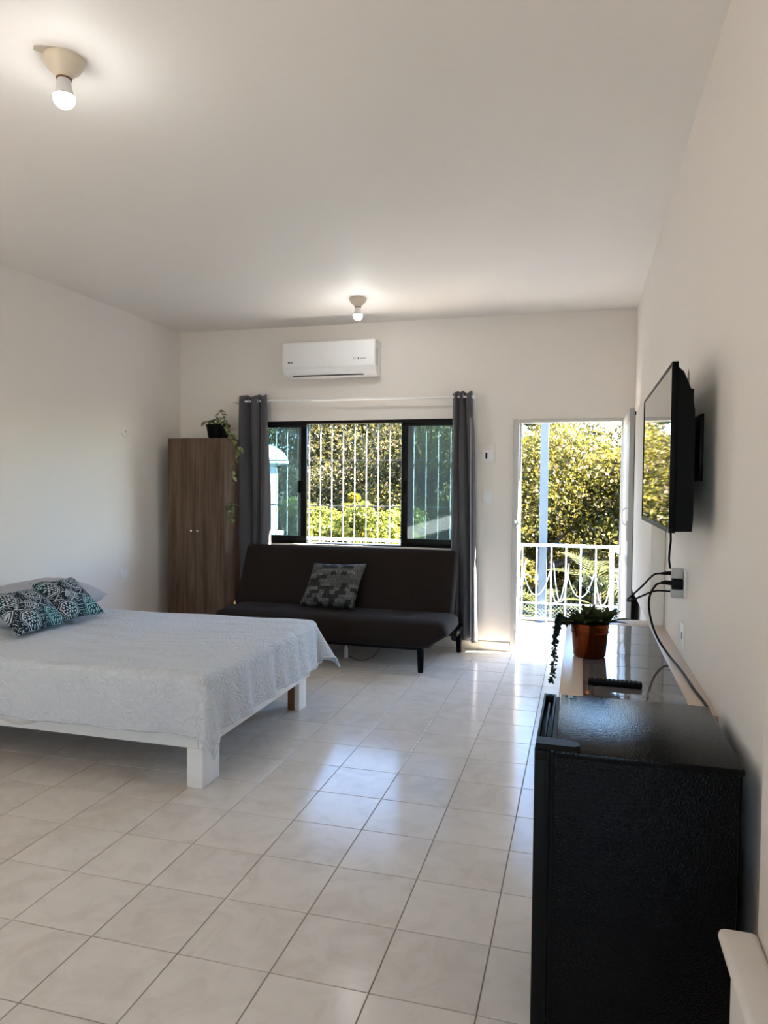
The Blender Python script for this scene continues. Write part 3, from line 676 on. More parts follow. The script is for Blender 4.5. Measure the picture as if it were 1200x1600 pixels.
obj('outlet_gap', MB().box(AX0 + 0.085, AX1 - 0.133, AY0 + 0.052, AY0 + 0.070, AZ0 + 0.005, AZ0 + 0.016), MAT['print_dark'], ac)
obj('side_vent', MB().box(AX1 - 0.001, AX1 + 0.002, AY0 + 0.05, AY0 + 0.085, AZ0 + 0.09, AZ1 - 0.08, 0.001), MAT['print_grey'], ac)

# ------------------------------------------------------------------ ceiling lamps
def ceiling_lamp(x, y, label):
    t = thing('ceiling_lamp', (x, y, H), label, 'ceiling lamp', 'bare bulb ceiling lamps')
    c = (x, y, H)
    obj('holder', MB().lathe(c, [(0.075, -0.0005), (0.075, -0.008), (0.071, -0.020), (0.058, -0.042), (0.040, -0.056), (0.031, -0.064), (0.029, -0.074), (0.020, -0.074)], 40), MAT['porcelain'], t)
    obj('socket_ring', MB().lathe(c, [(0.0285, -0.073), (0.0285, -0.078), (0.02, -0.078)], 24), MAT['raw_wood'], t)
    obj('bulb_base', MB().lathe(c, [(0.022, -0.076), (0.0255, -0.08), (0.028, -0.110), (0.034, -0.124), (0.0395, -0.138), (0.041, -0.143), (0.036, -0.143)], 24), MAT['white_plastic'], t)
    b = obj('bulb', MB().lathe(c, [(0.0395, -0.142), (0.040, -0.147), (0.038, -0.160), (0.031, -0.172), (0.019, -0.181), (0.001, -0.184)], 28), MAT['bulb'], t)
    return t
ceiling_lamp(-1.935, 2.355, 'bare bulb in a cream holder with peeling plaster, nearer ceiling lamp')
ceiling_lamp(-1.885, 5.92, 'bare bulb in a cream holder over the air conditioner')

# ------------------------------------------------------------------ bed
bd = thing('bed_frame', (-2.95, 3.95, 0), 'low white painted wooden bed frame on thick square legs', 'bed')
BX0, BX1, BY0, BY1 = -4.04, -1.832, 3.215, 4.70
obj('side_rail', MB().box(BX0, BX1 - 0.026, BY0, BY0 + 0.026, 0.205, 0.345, 0.003), MAT['white_wood'], bd)
obj('side_rail', MB().box(BX0, BX1 - 0.026, BY1 - 0.026, BY1, 0.205, 0.345, 0.003), MAT['white_wood'], bd)
obj('foot_rail', MB().box(BX1 - 0.025, BX1, BY0, BY1, 0.205, 0.345, 0.003), MAT['white_wood'], bd)
obj('head_rail', MB().box(BX0 - 0.027, BX0 - 0.001, BY0, BY1, 0.205, 0.345, 0.003), MAT['white_wood'], bd)
obj('leg', MB().box(-1.925, -1.834, 3.217, 3.395, 0, 0.204, 0.003), MAT['white_wood'], bd)
obj('leg', MB().box(-1.880, -1.845, 4.535, 4.665, 0, 0.204, 0.003), MAT['white_wood'], bd)
lb = obj('leg_backing', MB().box(-1.935, -1.881, 4.545, 4.66, 0.001, 0.204, 0.002), MAT['raw_wood'], bd); lb['label'] = 'bare brown wood backing of the leg'
obj('leg', MB().box(-4.03, -3.94, 3.217, 3.395, 0, 0.204, 0.003), MAT['white_wood'], bd)
obj('leg', MB().box(-4.03, -3.94, 4.535, 4.665, 0, 0.204, 0.003), MAT['white_wood'], bd)
for i in range(9):
    a = -3.98 + i * 0.245; obj('slat', MB().box(a, a + 0.09, BY0 + 0.027, BY1 - 0.027, 0.275, 0.293), MAT['raw_wood'], bd, smooth=False)
mt = thing('mattress', (-2.95, 3.95, 0.294), 'mattress in a white sheet showing below the grey quilt', 'mattress')
V, F = rbox((2.17, 1.42, 0.285), 0.05, 16)
obj('mattress_body', MB().add([(x - 2.945, y + 3.957, z + 0.437) for x, y, z in V], F), MAT['sheet'], mt)
V = []; F = []
nx = 40
for i in range(nx + 1):
    u = i / nx; xx = -3.60 + u * 1.12
    zb = 0.285 - 0.05 * math.sin(math.pi * u) ** 1.5 + 0.012 * math.sin(19 * u) + (0.035 if u > 0.9 else 0)
    zb = min(0.345, zb + 0.10 * max(0, (u - 0.8) / 0.2) ** 2)
    for j in range(7):
        v = j / 6; V.append((xx, 3.207 - 0.006 * math.sin(math.pi * v) - 0.003 * math.sin(26 * u + 5 * v) * v, 0.43 + (zb - 0.43) * v))
for i in range(nx):
    for j in range(6): a = i * 7 + j; F.append((a, a + 1, a + 8, a + 7))
so = obj('sheet_edge', MB().add(V, F), MAT['sheet'], mt, ang=180); so.modifiers.new('thick', 'SOLIDIFY').thickness = 0.003

# quilt draped over the mattress
QX0, QX1, QY0, QY1, QZ = -4.02, -1.775, 3.160, 4.745, 0.598
OV_F, OV_S, OV_B = 0.275, 0.275, 0.33      # overhang at the foot, at the near side, at the far side
def quilt():
    rad = 0.055
    sx = list(np.linspace(QX0, QX1 - rad, 90)) + [QX1 - rad + d for d in np.linspace(0, 1, 34)[1:] * (rad + OV_F)]
    sy = [QY0 + rad - d for d in (np.linspace(0, 1, 34)[1:] * (rad + OV_S))[::-1]] + list(np.linspace(QY0 + rad, QY1 - rad, 64)) + [QY1 - rad + d for d in np.linspace(0, 1, 34)[1:] * (rad + OV_B)]
    V = []; F = []; ny = len(sy)
    for x_ in sx:
        for y_ in sy:
            ax = max(0, x_ - (QX1 - rad)); ay = (y_ - (QY1 - rad)) if y_ > QY1 - rad else (min(0, y_ - (QY0 + rad)))
            bx, by = min(x_, QX1 - rad), min(max(y_, QY0 + rad), QY1 - rad)
            r = math.hypot(ax, ay)
            z = QZ + 0.006 * math.sin(3.1 * bx + 1.7 * by) + 0.005 * math.sin(9 * by + 2 * math.sin(4 * bx)) * (1 if r == 0 else 0.4)
            z += 0.0045 * math.sin(31 * by + 3 * math.sin(2.3 * bx)) * (0.5 + 0.5 * math.sin(3.7 * bx + 5 * by)) + 0.003 * math.sin(57 * by + 4 * math.sin(1.9 * bx + 1)) * (0.5 + 0.5 * math.sin(5.1 * bx - 3 * by))
            if r < 1e-9: V.append((bx, by, z)); continue
            dx, dy = ax / r, ay / r
            a = r / rad
            corner = min(1, 2.2 * dx * abs(dy))
            if a < 1.45:
                out, dn = rad * math.sin(a), rad * (1 - math.cos(a))
            else:
                back = dy > 0
                fl = 0.10 + corner * (0.42 if back else 0.26)
                l = r - rad * 1.45
                if corner > 0.2 and not back: l *= 0.93
                if corner > 0.2 and back: l *= 0.86
                out = rad * math.sin(1.45) + fl * l; dn = rad * (1 - math.cos(1.45)) + l * math.sqrt(1 - fl * fl)
            s = bx if abs(ay) > ax else by
            q = min(1, r / 0.3)
            wv = 0.010 * math.sin(11 * s + 1.2) + 0.006 * math.sin(27 * s + 2)
            if ax > abs(ay): wv = 0.016 * math.sin(13 * s + 1.2 + 2 * math.sin(5 * s)) + 0.008 * math.sin(37 * s + 2)
            out += wv * q * (1 - 0.6 * corner)
            V.append((bx + dx * out, by + dy * out, z - dn))
    for i in range(len(sx) - 1):
        for j in range(ny - 1):
            a = i * ny + j; F.append((a, a + 1, a + ny + 1, a + ny))
    hem = [V[i * ny] for i in range(len(sx))] + [V[(len(sx) - 1) * ny + j] for j in range(1, ny)] + [V[i * ny + ny - 1] for i in range(len(sx) - 2, -1, -1)]
    return V, F, hem
V, F, hem = quilt()
qt = thing('quilt', (-2.9, 3.95, 0.6), 'light grey stitched quilt draped over the bed', 'quilt')
q = obj('cover', MB().add(V, F), MAT['quilt'], qt, ang=180); q.modifiers.new('thick', 'SOLIDIFY').thickness = 0.007
obj('binding', MB().tube(hem, 0.0065, 6), MAT['quilt'], qt, ang=180)

def put_pillow(name, c4, thick, mat, label, cat='pillow', group=None, **k):
    V, F, mtx = pillow(c4, thick, **k)
    me = MB().add(V, F).mesh(name, ang=180); o = link(name, me, mat); o.matrix_world = mtx
    ORI[o.name] = tuple(mtx.translation); return tag(o, label, cat, group)
put_pillow('pillow', [(-3.99, 3.72, 0.70), (-3.48, 3.70, 0.69), (-3.50, 4.72, 0.70), (-4.0, 4.66, 0.75)], 0.27, MAT['pillow_grey'], 'large plain grey pillow lying behind the patterned cushions', pinch=0.05)
put_pillow('cushion', [(-3.275, 3.925, 0.628), (-3.262, 4.365, 0.628), (-3.60, 4.43, 0.868), (-3.61, 4.02, 0.872)], 0.125, MAT['medallion'], 'teal medallion print cushion nearer the wardrobe', 'cushion', 'medallion print cushions on the bed', pinch=0.15, bulge_bias=0.45)
put_pillow('cushion', [(-3.245, 3.52, 0.632), (-3.275, 3.98, 0.630), (-3.62, 4.10, 0.824), (-3.60, 3.63, 0.83)], 0.125, MAT['medallion'], 'teal medallion print cushion cut by the left picture edge', 'cushion', 'medallion print cushions on the bed', pinch=0.07, bulge_bias=0.45)

# ------------------------------------------------------------------ sofa bed
sf = thing('sofa_bed', (-2.1, 6.1, 0), 'dark brown armless sofa bed below the window', 'sofa')
SX0, SX1 = -3.165, -1.035
tx = [SX0 + (SX1 - SX0) * t for t in (0.2, 0.5, 0.8)]
def seat_fn(p):
    x, y, z = p.x - 2.10, p.y + 6.02, p.z
    if z > 0:
        for t in tx:
            for yy in (5.98,):
                d = math.hypot(x - t, y - yy); z -= 0.022 * math.exp(-(d / 0.09) ** 2)
        z += 0.012 * math.cos((y - 6.0) * 5) - 0.01
    if z < 0: x += -0.14 * ((x + 2.1) / 1.06) ** 5 * min(1, -z / 0.08) * 0.9
    return (x, y, z + 0.33)
V, F = rbox((SX1 - SX0, 0.66, 0.24), 0.085, 44, seat_fn)
obj('seat', MB().add(V, F), MAT['sofa'], sf, ang=180)
for t in tx: obj('button', MB().lathe((t, 5.98, 0.424), [(0.001, 0.006), (0.010, 0.004), (0.013, 0), (0.010, -0.004)], 12), MAT['sofa'], sf)
B0, B1 = Vector((0, 6.25, 0.40)), Vector((0, 6.50, 0.935))
bdir = (B1 - B0).normalized(); bn = Vector((0, -bdir.z, bdir.y))
def back_fn(p):
    x, a, z = p.x - 2.135, p.y, p.z
    if z > 0:
        for t in tx:
            for aa in (-0.10, 0.10):
                d = math.hypot(x - t, a - aa); z -= 0.020 * math.exp(-(d / 0.08) ** 2)
    q = (B0 + B1) / 2 + bdir * a + bn * z
    return (x, q.y, q.z)
V, F = rbox((2.11, (B1 - B0).length + 0.06, 0.155), 0.055, 44, back_fn)
obj('backrest', MB().add(V, F), MAT['sofa'], sf, ang=180)
for t in tx:
    for aa in (-0.10, 0.10):
        q_ = (B0 + B1) / 2 + bdir * aa + bn * 0.058
        m = MB().lathe((0, 0, 0), [(0.013, 0), (0.010, 0.005), (0.001, 0.007)], 12)
        mm = Matrix((Vector((1, 0, 0)), bdir, bn)).transposed()
        m.v = [tuple(mm @ Vector(v) + Vector((t, q_.y, q_.z))) for v in m.v]; obj('button', m, MAT['sofa'], sf)
obj('base_frame', MB().box(-2.96, -1.245, 5.745, 6.28, 0.196, 0.235, 0.006), MAT['black_plastic'], sf)
obj('rear_frame', MB().box(-2.96, -1.05, 6.30, 6.655, 0.215, 0.262, 0.006), MAT['black_plastic'], sf)
for x_, y_ in ((-1.272, 5.80), (-2.92, 5.80), (-1.085, 6.62), (-2.92, 6.62)):
    obj('leg', MB().lathe((x_, y_, 0), [(0.020, 0), (0.024, 0.006), (0.032, 0.20), (0.032, 0.225)], 18), MAT['black_plastic'], sf)
c_ = obj('centre_foot', MB().lathe((-2.03, 6.10, 0), [(0.018, 0), (0.02, 0.01), (0.018, 0.09), (0.010, 0.10), (0.010, 0.20)], 14), MAT['white_plastic'], sf); c_['label'] = 'small white foot in the middle'
put_pillow('throw_pillow', [(-2.46, 6.02, 0.462), (-1.935, 6.03, 0.455), (-1.875, 6.225, 0.850), (-2.39, 6.225, 0.838)], 0.15, MAT['patch'], 'grey patchwork print throw pillow leaning on the dark sofa', 'cushion', pinch=0.06)
# cable loop on the floor under the sofa
cb = obj('power_cable', MB().tube(smooth_path([(-2.02, 6.14, 0.006), (-1.97, 6.10, 0.006), (-1.90, 6.03, 0.006), (-1.83, 6.06, 0.006), (-1.80, 6.2, 0.006), (-1.82, 6.5, 0.006)], 6), 0.004, 6), plain('red_brown_cable', (.12, .03, .02, 1), 0.5), origin=(-1.9, 6.1, 0))
tag(cb, 'thin dark red cable lying on the floor under the sofa', 'cable')

# ------------------------------------------------------------------ counter with tiled top
CX0, CX1, CY0, CY1, CZ = -0.066, XR, 2.56, 4.30, 0.80
ct = thing('counter', (0.2, 3.4, 0), 'long low wall counter with a grey tiled top and cream edge', 'counter')
obj('counter_body', MB().box(CX0 + 0.02, CX1 - 0.001, CY0, CY1 - 0.01, 0, CZ - 0.06), MAT['concrete'], ct, smooth=False)
obj('counter_slab', MB().box(CX0, CX1 - 0.001, CY0 - 0.01, CY1, CZ - 0.06, CZ - 0.005, 0.004), MAT['beige'], ct)
obj('cream_edge', MB().box(CX0, 0.019, CY0 - 0.01, CY1, CZ - 0.006, CZ + 0.001, 0.002).box(0.3705, CX1 - 0.001, CY0 - 0.01, CY1, CZ - 0.006, CZ + 0.001, 0.002).box(0.019, 0.3705, 4.115, CY1, CZ - 0.006, CZ + 0.001, 0.002), MAT['beige'], ct)
obj('grout_bed', MB().box(0.019, 0.3705, CY0 - 0.01, 4.115, CZ - 0.006, CZ - 0.002), MAT['dark_grout'], ct, smooth=False)
t2 = tile_mesh('counter_tile', 0.3135, 0.242, 0.0012, 0.006, 0.001); t3 = tile_mesh('counter_tile_narrow', 0.037, 0.242, 0.0012, 0.006, 0.001)
lay(ct, t3, MAT['counter_tile'], 0.02, 0.057, CY0 - 0.005, 4.113, 0.02, 2.66, 0.037, 0.242, CZ)
lay(ct, t2, MAT['counter_tile'], 0.057, 0.3705, CY0 - 0.005, 4.113, 0.057, 2.66, 0.3135, 0.242, CZ)

# copper pot with succulents
PC = (0.047, 3.305, CZ + 0.0012)
sp2 = thing('potted_succulents', PC, 'copper pot of dark green succulents with a trailing strand on the counter', 'plant')
obj('pot', MB().lathe(PC, [(0.001, 0.0), (0.064, 0.0), (0.070, 0.008), (0.0785, 0.105), (0.0795, 0.108), (0.0805, 0.125), (0.083, 0.135), (0.084, 0.150), (0.081, 0.152), (0.077, 0.148), (0.074, 0.12), (0.001, 0.118)], 44), MAT['copper'], sp2)
obj('rim_band', MB().lathe(PC, [(0.079, 0.108), (0.0822, 0.110), (0.0822, 0.114), (0.0795, 0.116)], 44, 'Z', False), MAT['copper'], sp2)
obj('soil', MB().lathe(PC, [(0.001, 0.12), (0.0745, 0.121), (0.0745, 0.135), (0.001, 0.142)], 24), MAT['soil'], sp2)
sl = leaf_mesh('succulent_leaf', 0.112, 0.0175, 0.18, False); s2 = leaf_mesh('rosette_leaf', 0.068, 0.020, 0.30, False)
def rosette(cx, cy, cz, n, me, smin, smax, tmin, tmax):
    for i in range(n):
        a = i * 2.399 + random.uniform(-.2, .2); k = i / max(1, n - 1)
        o = link('leaf', me, MAT['succulent'], sp2, (cx - PC[0], cy - PC[1], cz - PC[2]))
        s_ = smin + (smax - smin) * k; o.scale = (s_ * 1.15, s_, s_)
        o.rotation_euler = Euler((R(tmax + (tmin - tmax) * k), 0, a), 'XYZ')
zz = PC[2] + 0.135
rosette(PC[0] + 0.045, PC[1] - 0.015, zz + 0.01, 17, sl, 0.65, 1.10, 8, 78)
rosette(PC[0] - 0.035, PC[1] - 0.03, zz + 0.008, 16, sl, 0.55, 1.0, 12, 80)
rosette(PC[0] + 0.00, PC[1] + 0.04, zz + 0.01, 15, sl, 0.7, 1.15, 15, 82)
rosette(PC[0] + 0.022, PC[1] - 0.05, zz + 0.028, 16, s2, 0.45, 1.0, 5, 80)
rosette(PC[0] - 0.06, PC[1] + 0.00, zz + 0.012, 14, s2, 0.6, 1.1, 5, 75)
rosette(PC[0] + 0.07, PC[1] + 0.02, zz + 0.008, 9, sl, 0.8, 1.25, 18, 60)
mS = MB(); tv = []; tf = []
strands = [[(-0.04, 3.28, 0.945), (-0.078, 3.26, 0.965), (-0.098, 3.25, 0.93), (-0.104, 3.24, 0.85), (-0.105, 3.22, 0.76), (-0.112, 3.18, 0.70)],
           [(-0.04, 3.26, 0.945), (-0.080, 3.235, 0.95), (-0.096, 3.22, 0.90), (-0.100, 3.20, 0.80)],
           [(-0.03, 3.28, 0.945), (-0.07, 3.28, 0.965), (-0.090, 3.275, 0.94), (-0.098, 3.27, 0.86)],
           [(-0.035, 3.30, 0.945), (-0.075, 3.30, 0.975), (-0.092, 3.30, 0.96), (-0.097, 3.30, 0.90)]]
for st in strands:
    P_ = smooth_path(st, 10); mS.tube(P_, 0.0016, 5)
    for p in P_[2:]:
        for q_ in range(4):
            d = Vector(rng.normal(size=3)); d.normalize(); e = d.orthogonal().normalized(); L_ = random.uniform(0.012, 0.021); w_ = L_ * 0.34
            tv += [p, p + d * L_ * .5 + e * w_, p + d * L_, p + d * L_ * .5 - e * w_]; n_ = len(tv); tf.append((n_ - 4, n_ - 3, n_ - 2, n_ - 1))
tr_ = obj('trailing_stem', mS, MAT['trail'], sp2)
tl_ = obj('trailing_leaves', MB().add(tv, tf), MAT['trail'], sp2, smooth=False); tl_['kind'] = 'stuff'

# remote control
rc = thing('remote_control', (0.135, 2.825, CZ + 0.0015), 'black television remote lying across the grey counter tiles', 'remote')
rm = Matrix.Translation((0.135, 2.828, CZ + 0.0015)) @ Matrix.Rotation(R(-2), 4, 'Z')
obj('remote_body', MB().box(-0.098, 0.098, -0.022, 0.022, 0, 0.019, 0.004, 2, rm), MAT['black_plastic'], rc)
for i in range(11):
    for j in range(3):
        obj('button', MB().box(-0.085 + i * 0.0155, -0.085 + i * 0.0155 + 0.009, -0.014 + j * 0.011, -0.014 + j * 0.011 + 0.007, 0.0188, 0.0215, 0.001, 1, rm), MAT['dark_plastic'], rc)

# ------------------------------------------------------------------ mini fridge
FX0, FX1, FY0, FY1, FZ = -0.056, 0.395, 1.935, 2.475, 0.85
fg = thing('mini_fridge', (0.15, 2.2, 0), 'black textured mini fridge at the end of the counter', 'fridge')
obj('cabinet', MB().box(FX0, FX1, FY0, FY1, 0.03, FZ - 0.018, 0.003), MAT['fridge'], fg)
obj('top_panel', MB().box(FX0 - 0.001, FX1 + 0.012, FY0 - 0.003, FY1 + 0.002, FZ - 0.019, FZ, 0.004, 2), MAT['fridge_top'], fg)
obj('rear_grille', MB().box(FX1, FX1 + 0.012, FY0 + 0.03, FY1 - 0.03, 0.05, FZ - 0.03), MAT['black_plastic'], fg)
obj('door_gasket', MB().box(FX0 - 0.012, FX0 - 0.0005, FY0 + 0.006, FY1 - 0.006, 0.06, FZ - 0.008), MAT['rubber'], fg)
dm = MB().box(FX0 - 0.053, FX0 - 0.013, FY0 - 0.001, FY1 + 0.001, 0.055, FZ - 0.03, 0.003)
fd = obj('door', dm, MAT['dark_plastic'], fg)
tp = MB().box(FX0 - 0.053, FX0 - 0.046, FY0, FY1, FZ - 0.031, FZ, 0.002).box(FX0 - 0.020, FX0 - 0.013, FY0, FY1, FZ - 0.031, FZ - 0.002, 0.002)
tp.box(FX0 - 0.047, FX0 - 0.019, FY1 - 0.030, FY1, FZ - 0.031, FZ - 0.001, 0.002).box(FX0 - 0.047, FX0 - 0.019, FY0, FY0 + 0.05, FZ - 0.031, FZ - 0.004, 0.002)
tp.box(FX0 - 0.037, FX0 - 0.029, FY0 + 0.05, FY1 - 0.06, FZ - 0.031, FZ - 0.012, 0.002)
obj('grip_rail', tp, MAT['dark_plastic'], fd)
obj('cap_screw', MB().lathe((FX0 - 0.033, FY1 - 0.014, FZ - 0.001), [(0.006, 0), (0.006, 0.0012)], 14), MAT['rubber'], fd)
obj('door_seam', MB().box(FX0 - 0.026, FX0 - 0.023, FY0 - 0.0018, FY0, 0.06, FZ - 0.03), MAT['rubber'], fd)
hp = [(FX0 - 0.050, FY0 - 0.004), (FX0 + 0.050, FY0 - 0.006), (FX0 + 0.064, FY0 + 0.004), (FX0 + 0.062, FY0 + 0.028), (FX0 + 0.040, FY0 + 0.044), (FX0 - 0.050, FY0 + 0.052)]
obj('hinge_cover', MB().prism(hp, 'Z', FZ + 0.0005, FZ + 0.016), MAT['dark_plastic'], fg)
for x_, y_ in ((FX0 + 0.020, FY1 - 0.012), (FX0 + 0.047, FY1 - 0.012), (FX0 + 0.036, FY1 - 0.040)):
    obj('screw_hole', MB().lathe((x_, y_, FZ), [(0.0055, 0), (0.0055, 0.0008), (0.001, 0.0009)], 12), MAT['rubber'], fg)
for x_ in (FX0 + 0.05, FX1 - 0.05):
    for y_ in (FY0 + 0.05, FY1 - 0.05): obj('foot', MB().lathe((x_, y_, 0), [(0.018, 0), (0.018, 0.031)], 12), MAT['rubber'], fg)

# ------------------------------------------------------------------ television
tv_ = thing('television', (0.33, 3.25, 1.38), 'flat black television on the right wall reflecting the doorway', 'television')
VX, V0, V1, Z0, Z1 = 0.296, 2.67, 3.84, 1.395, 1.992
obj('bezel', MB().box(VX, VX + 0.022, V0, V1, Z1 - 0.010, Z1, 0.002).box(VX, VX + 0.022, V0, V1, Z0, Z0 + 0.018, 0.002).box(VX, VX + 0.022, V0, V0 + 0.010, Z0 + 0.017, Z1 - 0.009, 0.002).box(VX, VX + 0.022, V1 - 0.010, V1, Z0 + 0.017, Z1 - 0.009, 0.002), MAT['black_plastic'], tv_)
obj('screen', MB().box(VX + 0.003, VX + 0.012, V0 + 0.009, V1 - 0.009, Z0 + 0.016, Z1 - 0.008), MAT['screen'], tv_, smooth=False)
bk = [(VX + 0.012, Z0 + 0.004), (VX + 0.076, Z0 + 0.006), (VX + 0.080, Z0 + 0.05), (VX + 0.078, Z1 - 0.17), (VX + 0.066, Z1 - 0.10), (VX + 0.040, Z1 - 0.035), (VX + 0.022, Z1 - 0.018), (VX + 0.012, Z1 - 0.016)]
obj('back_shell', MB().prism(bk, 'Y', V0 + 0.006, V1 - 0.006), MAT['black_plastic'], tv_)
mnt = MB().box(VX + 0.081, VX + 0.105, 2.95, 3.55, 1.62, 1.88, 0.003).box(VX + 0.105, XR - 0.012, 3.10, 3.40, 1.64, 1.80, 0.003).box(XR - 0.014, XR - 0.0005, 2.98, 3.52, 1.58, 1.84, 0.002)
for y_ in (3.0, 3.46): mnt.box(VX + 0.086, VX + 0.118, y_, y_ + 0.035, 1.60, 1.94, 0.003)
obj('wall_mount', mnt, MAT['black_metal'], tv_)
obj('standby_light', MB().box(VX - 0.001, VX + 0.001, V0 + 0.02, V0 + 0.03, Z0 + 0.006, Z0 + 0.010), MAT['grey_plastic'], tv_)

# ------------------------------------------------------------------ wall fittings
def plate_x(name, y, z, w, h_, x, sgn, label, cat, group=None):
    t = thing(name, (x, y, z), label, cat, group)
    a, b = (x, x + sgn * 0.009) if sgn > 0 else (x - 0.009, x)
    obj('cover_plate', MB().box(a, b, y - w / 2, y + w / 2, z - h_ / 2, z + h_ / 2, 0.003), MAT['white_plastic'], t); return t
t = plate_x('wall_outlet', 3.39, 1.135, 0.075, 0.125, XR, -1, 'white wall outlet under the television with two plugs in it', 'outlet', 'outlets on the right wall')
obj('socket', MB().box(XR - 0.0105, XR - 0.008, 3.37, 3.41, 1.155, 1.185, 0.001), MAT['dark_plastic'], t)
t = plate_x('wall_outlet', 3.41, 0.895, 0.075, 0.115, XR, -1, 'white wall outlet just above the counter behind the black cord', 'outlet', 'outlets on the right wall')
obj('socket', MB().box(XR - 0.0105, XR - 0.008, 3.385, 3.40, 0.885, 0.915, 0.001), MAT['dark_plastic'], t)
t = plate_x('wall_outlet', 5.82, 0.706, 0.125, 0.075, XL, 1, 'white wall outlet on the left wall above the bed', 'outlet')
obj('socket', MB().box(XL + 0.008, XL + 0.0105, 5.79, 5.85, 0.69, 0.722, 0.001), MAT['white_plastic'], t)
t = thing('round_wall_cover', (XL, 5.845, 2.05), 'round white blank cover high on the left wall', 'cover')
obj('disc', MB().lathe((XL, 5.845, 2.05), [(0.055, 0), (0.055, 0.005), (0.048, 0.009), (0.001, 0.010)], 30, 'X'), MAT['wall'], t)
obj('screw', MB().lathe((XL + 0.0098, 5.845, 2.05), [(0.006, 0), (0.005, 0.002), (0.001, 0.0022)], 12, 'X'), MAT['chrome'], t)
t = thing('intercom_panel', (-0.862, YB, 1.88), 'white square wall panel with a dark slot beside the door', 'panel')
obj('cover_plate', MB().box(-0.932, -0.795, YB - 0.012, YB - 0.0003, 1.785, 1.975, 0.004), MAT['wall'], t)
obj('module', MB().box(-0.905, -0.82, YB - 0.017, YB - 0.011, 1.81, 1.91, 0.002), MAT['white_plastic'], t)
obj('slot', MB().box(-0.884, -0.866, YB - 0.0185, YB - 0.0165, 1.826, 1.884), MAT['rubber'], t)
t = thing('light_switch', (-0.857, YB, 1.46), 'white light switch lower on the wall beside the door', 'switch')
obj('cover_plate', MB().box(-0.903, -0.811, YB - 0.010, YB - 0.0003, 1.395, 1.525, 0.003), MAT['white_plastic'], t)
for z in (1.435, 1.485): obj('rocker', MB().box(-0.878, -0.836, YB - 0.0145, YB - 0.009, z - 0.017, z + 0.017, 0.002), MAT['white_plastic'], t)
obj('plate_shadow_gap', MB().box(-0.906, -0.9035, YB - 0.006, YB - 0.0003, 1.397, 1.523), MAT['grey_plastic'], t)

# plugs and cords
def cord(parent, pts, r, k=8):
    return obj('power_cord', MB().tube(smooth_path(pts, k), r, 8), MAT['rubber'], parent)
ad = thing('power_adapter', (0.41, 3.39, 1.15), 'grey power adapter with a looped black cord in the outlet under the television', 'adapter')
obj('adapter_body', MB().box(0.392, 0.4405, 3.375, 3.425, 1.155, 1.197, 0.003).box(0.392, 0.4405, 3.375, 3.425, 1.068, 1.105, 0.003), MAT['grey_plastic'], ad)
obj('strain_relief', MB().tube([(0.393, 3.40, 1.176), (0.372, 3.41, 1.173), (0.352, 3.42, 1.170)], [0.009, 0.008, 0.005], 8), MAT['rubber'], ad)
cord(tv_, [(0.372, 3.30, 1.40), (0.377, 3.31, 1.33), (0.376, 3.33, 1.29), (0.378, 3.36, 1.24), (0.386, 3.385, 1.199)], 0.0045)
cord(ad, [(0.352, 3.42, 1.170), (0.320, 3.43, 1.160), (0.275, 3.45, 1.105), (0.222, 3.46, 1.048), (0.214, 3.46, 1.036), (0.226, 3.455, 1.034), (0.275, 3.44, 1.062), (0.330, 3.42, 1.090), (0.392, 3.41, 1.092)], 0.0042)
fc = cord(fg, [(0.352, 3.405, 1.130), (0.328, 3.41, 1.115), (0.305, 3.42, 1.06), (0.308, 3.42, 0.985), (0.335, 3.42, 0.895), (0.375, 3.35, 0.830), (0.405, 3.16, 0.808), (0.412, 3.02, 0.8065), (0.416, 2.86, 0.8065), (0.425, 2.70, 0.8065), (0.428, 2.58, 0.800), (0.430, 2.50, 0.74), (0.430, 2.46, 0.60), (0.430, 2.40, 0.40)], 0.0048, 10)
obj('plug', MB().box(0.393, 0.4405, 3.37, 3.425, 1.108, 1.152, 0.004).tube([(0.394, 3.39, 1.132), (0.372, 3.40, 1.133), (0.352, 3.405, 1.130)], [0.011, 0.010, 0.006], 8), MAT['rubber'], fc)

# ------------------------------------------------------------------ balcony
bal = struct('balcony_floor', MB().box(-5.2, 2.2, YO + 0.001, 8.47, -0.14, -0.0035), MAT['grout'], smooth=False)
lay(bal, tm, MAT['balcony_tile'], -3.9, 1.05, YO + 0.003, 8.45, TX, TY, TS, TS, 0.0)
rl = thing('balcony_railing', (-1.5, 8.37, 0), 'white wrought iron balcony railing with looped bars and mesh along its foot', 'railing')
RY = 8.37
obj('top_rail', MB().box(-5.15, 0.33, RY - 0.03, RY + 0.03, 0.885, 0.918, 0.004), MAT['outdoor_enamel'], rl)
obj('middle_rail', MB().box(-5.15, 1.6, RY - 0.008, RY + 0.008, 0.222, 0.240), MAT['outdoor_enamel'], rl)
obj('bottom_rail', MB().box(-5.15, 1.6, RY - 0.012, RY + 0.012, 0.035, 0.06), MAT['outdoor_enamel'], rl)
obj('side_bar', MB().box(0.37, 1.6, RY - 0.02, RY + 0.02, 0.625, 0.660), MAT['outdoor_enamel'], rl)
obj('side_handrail', MB().add([(0.31, 8.40, 0.886), (0.44, 8.40, 0.886), (0.50, 7.40, 0.886), (0.40, 7.40, 0.886), (0.31, 8.40, 0.918), (0.44, 8.40, 0.918), (0.50, 7.40, 0.918), (0.40, 7.40, 0.918)], [(0, 1, 2, 3), (4, 5, 6, 7), (0, 1, 5, 4), (1, 2, 6, 5), (2, 3, 7, 6), (3, 0, 4, 7)]), MAT['outdoor_enamel'], rl, smooth=False)
obj('side_post', MB().box(0.44, 0.48, 7.40, 7.44, 0, 0.886), MAT['outdoor_enamel'], rl)
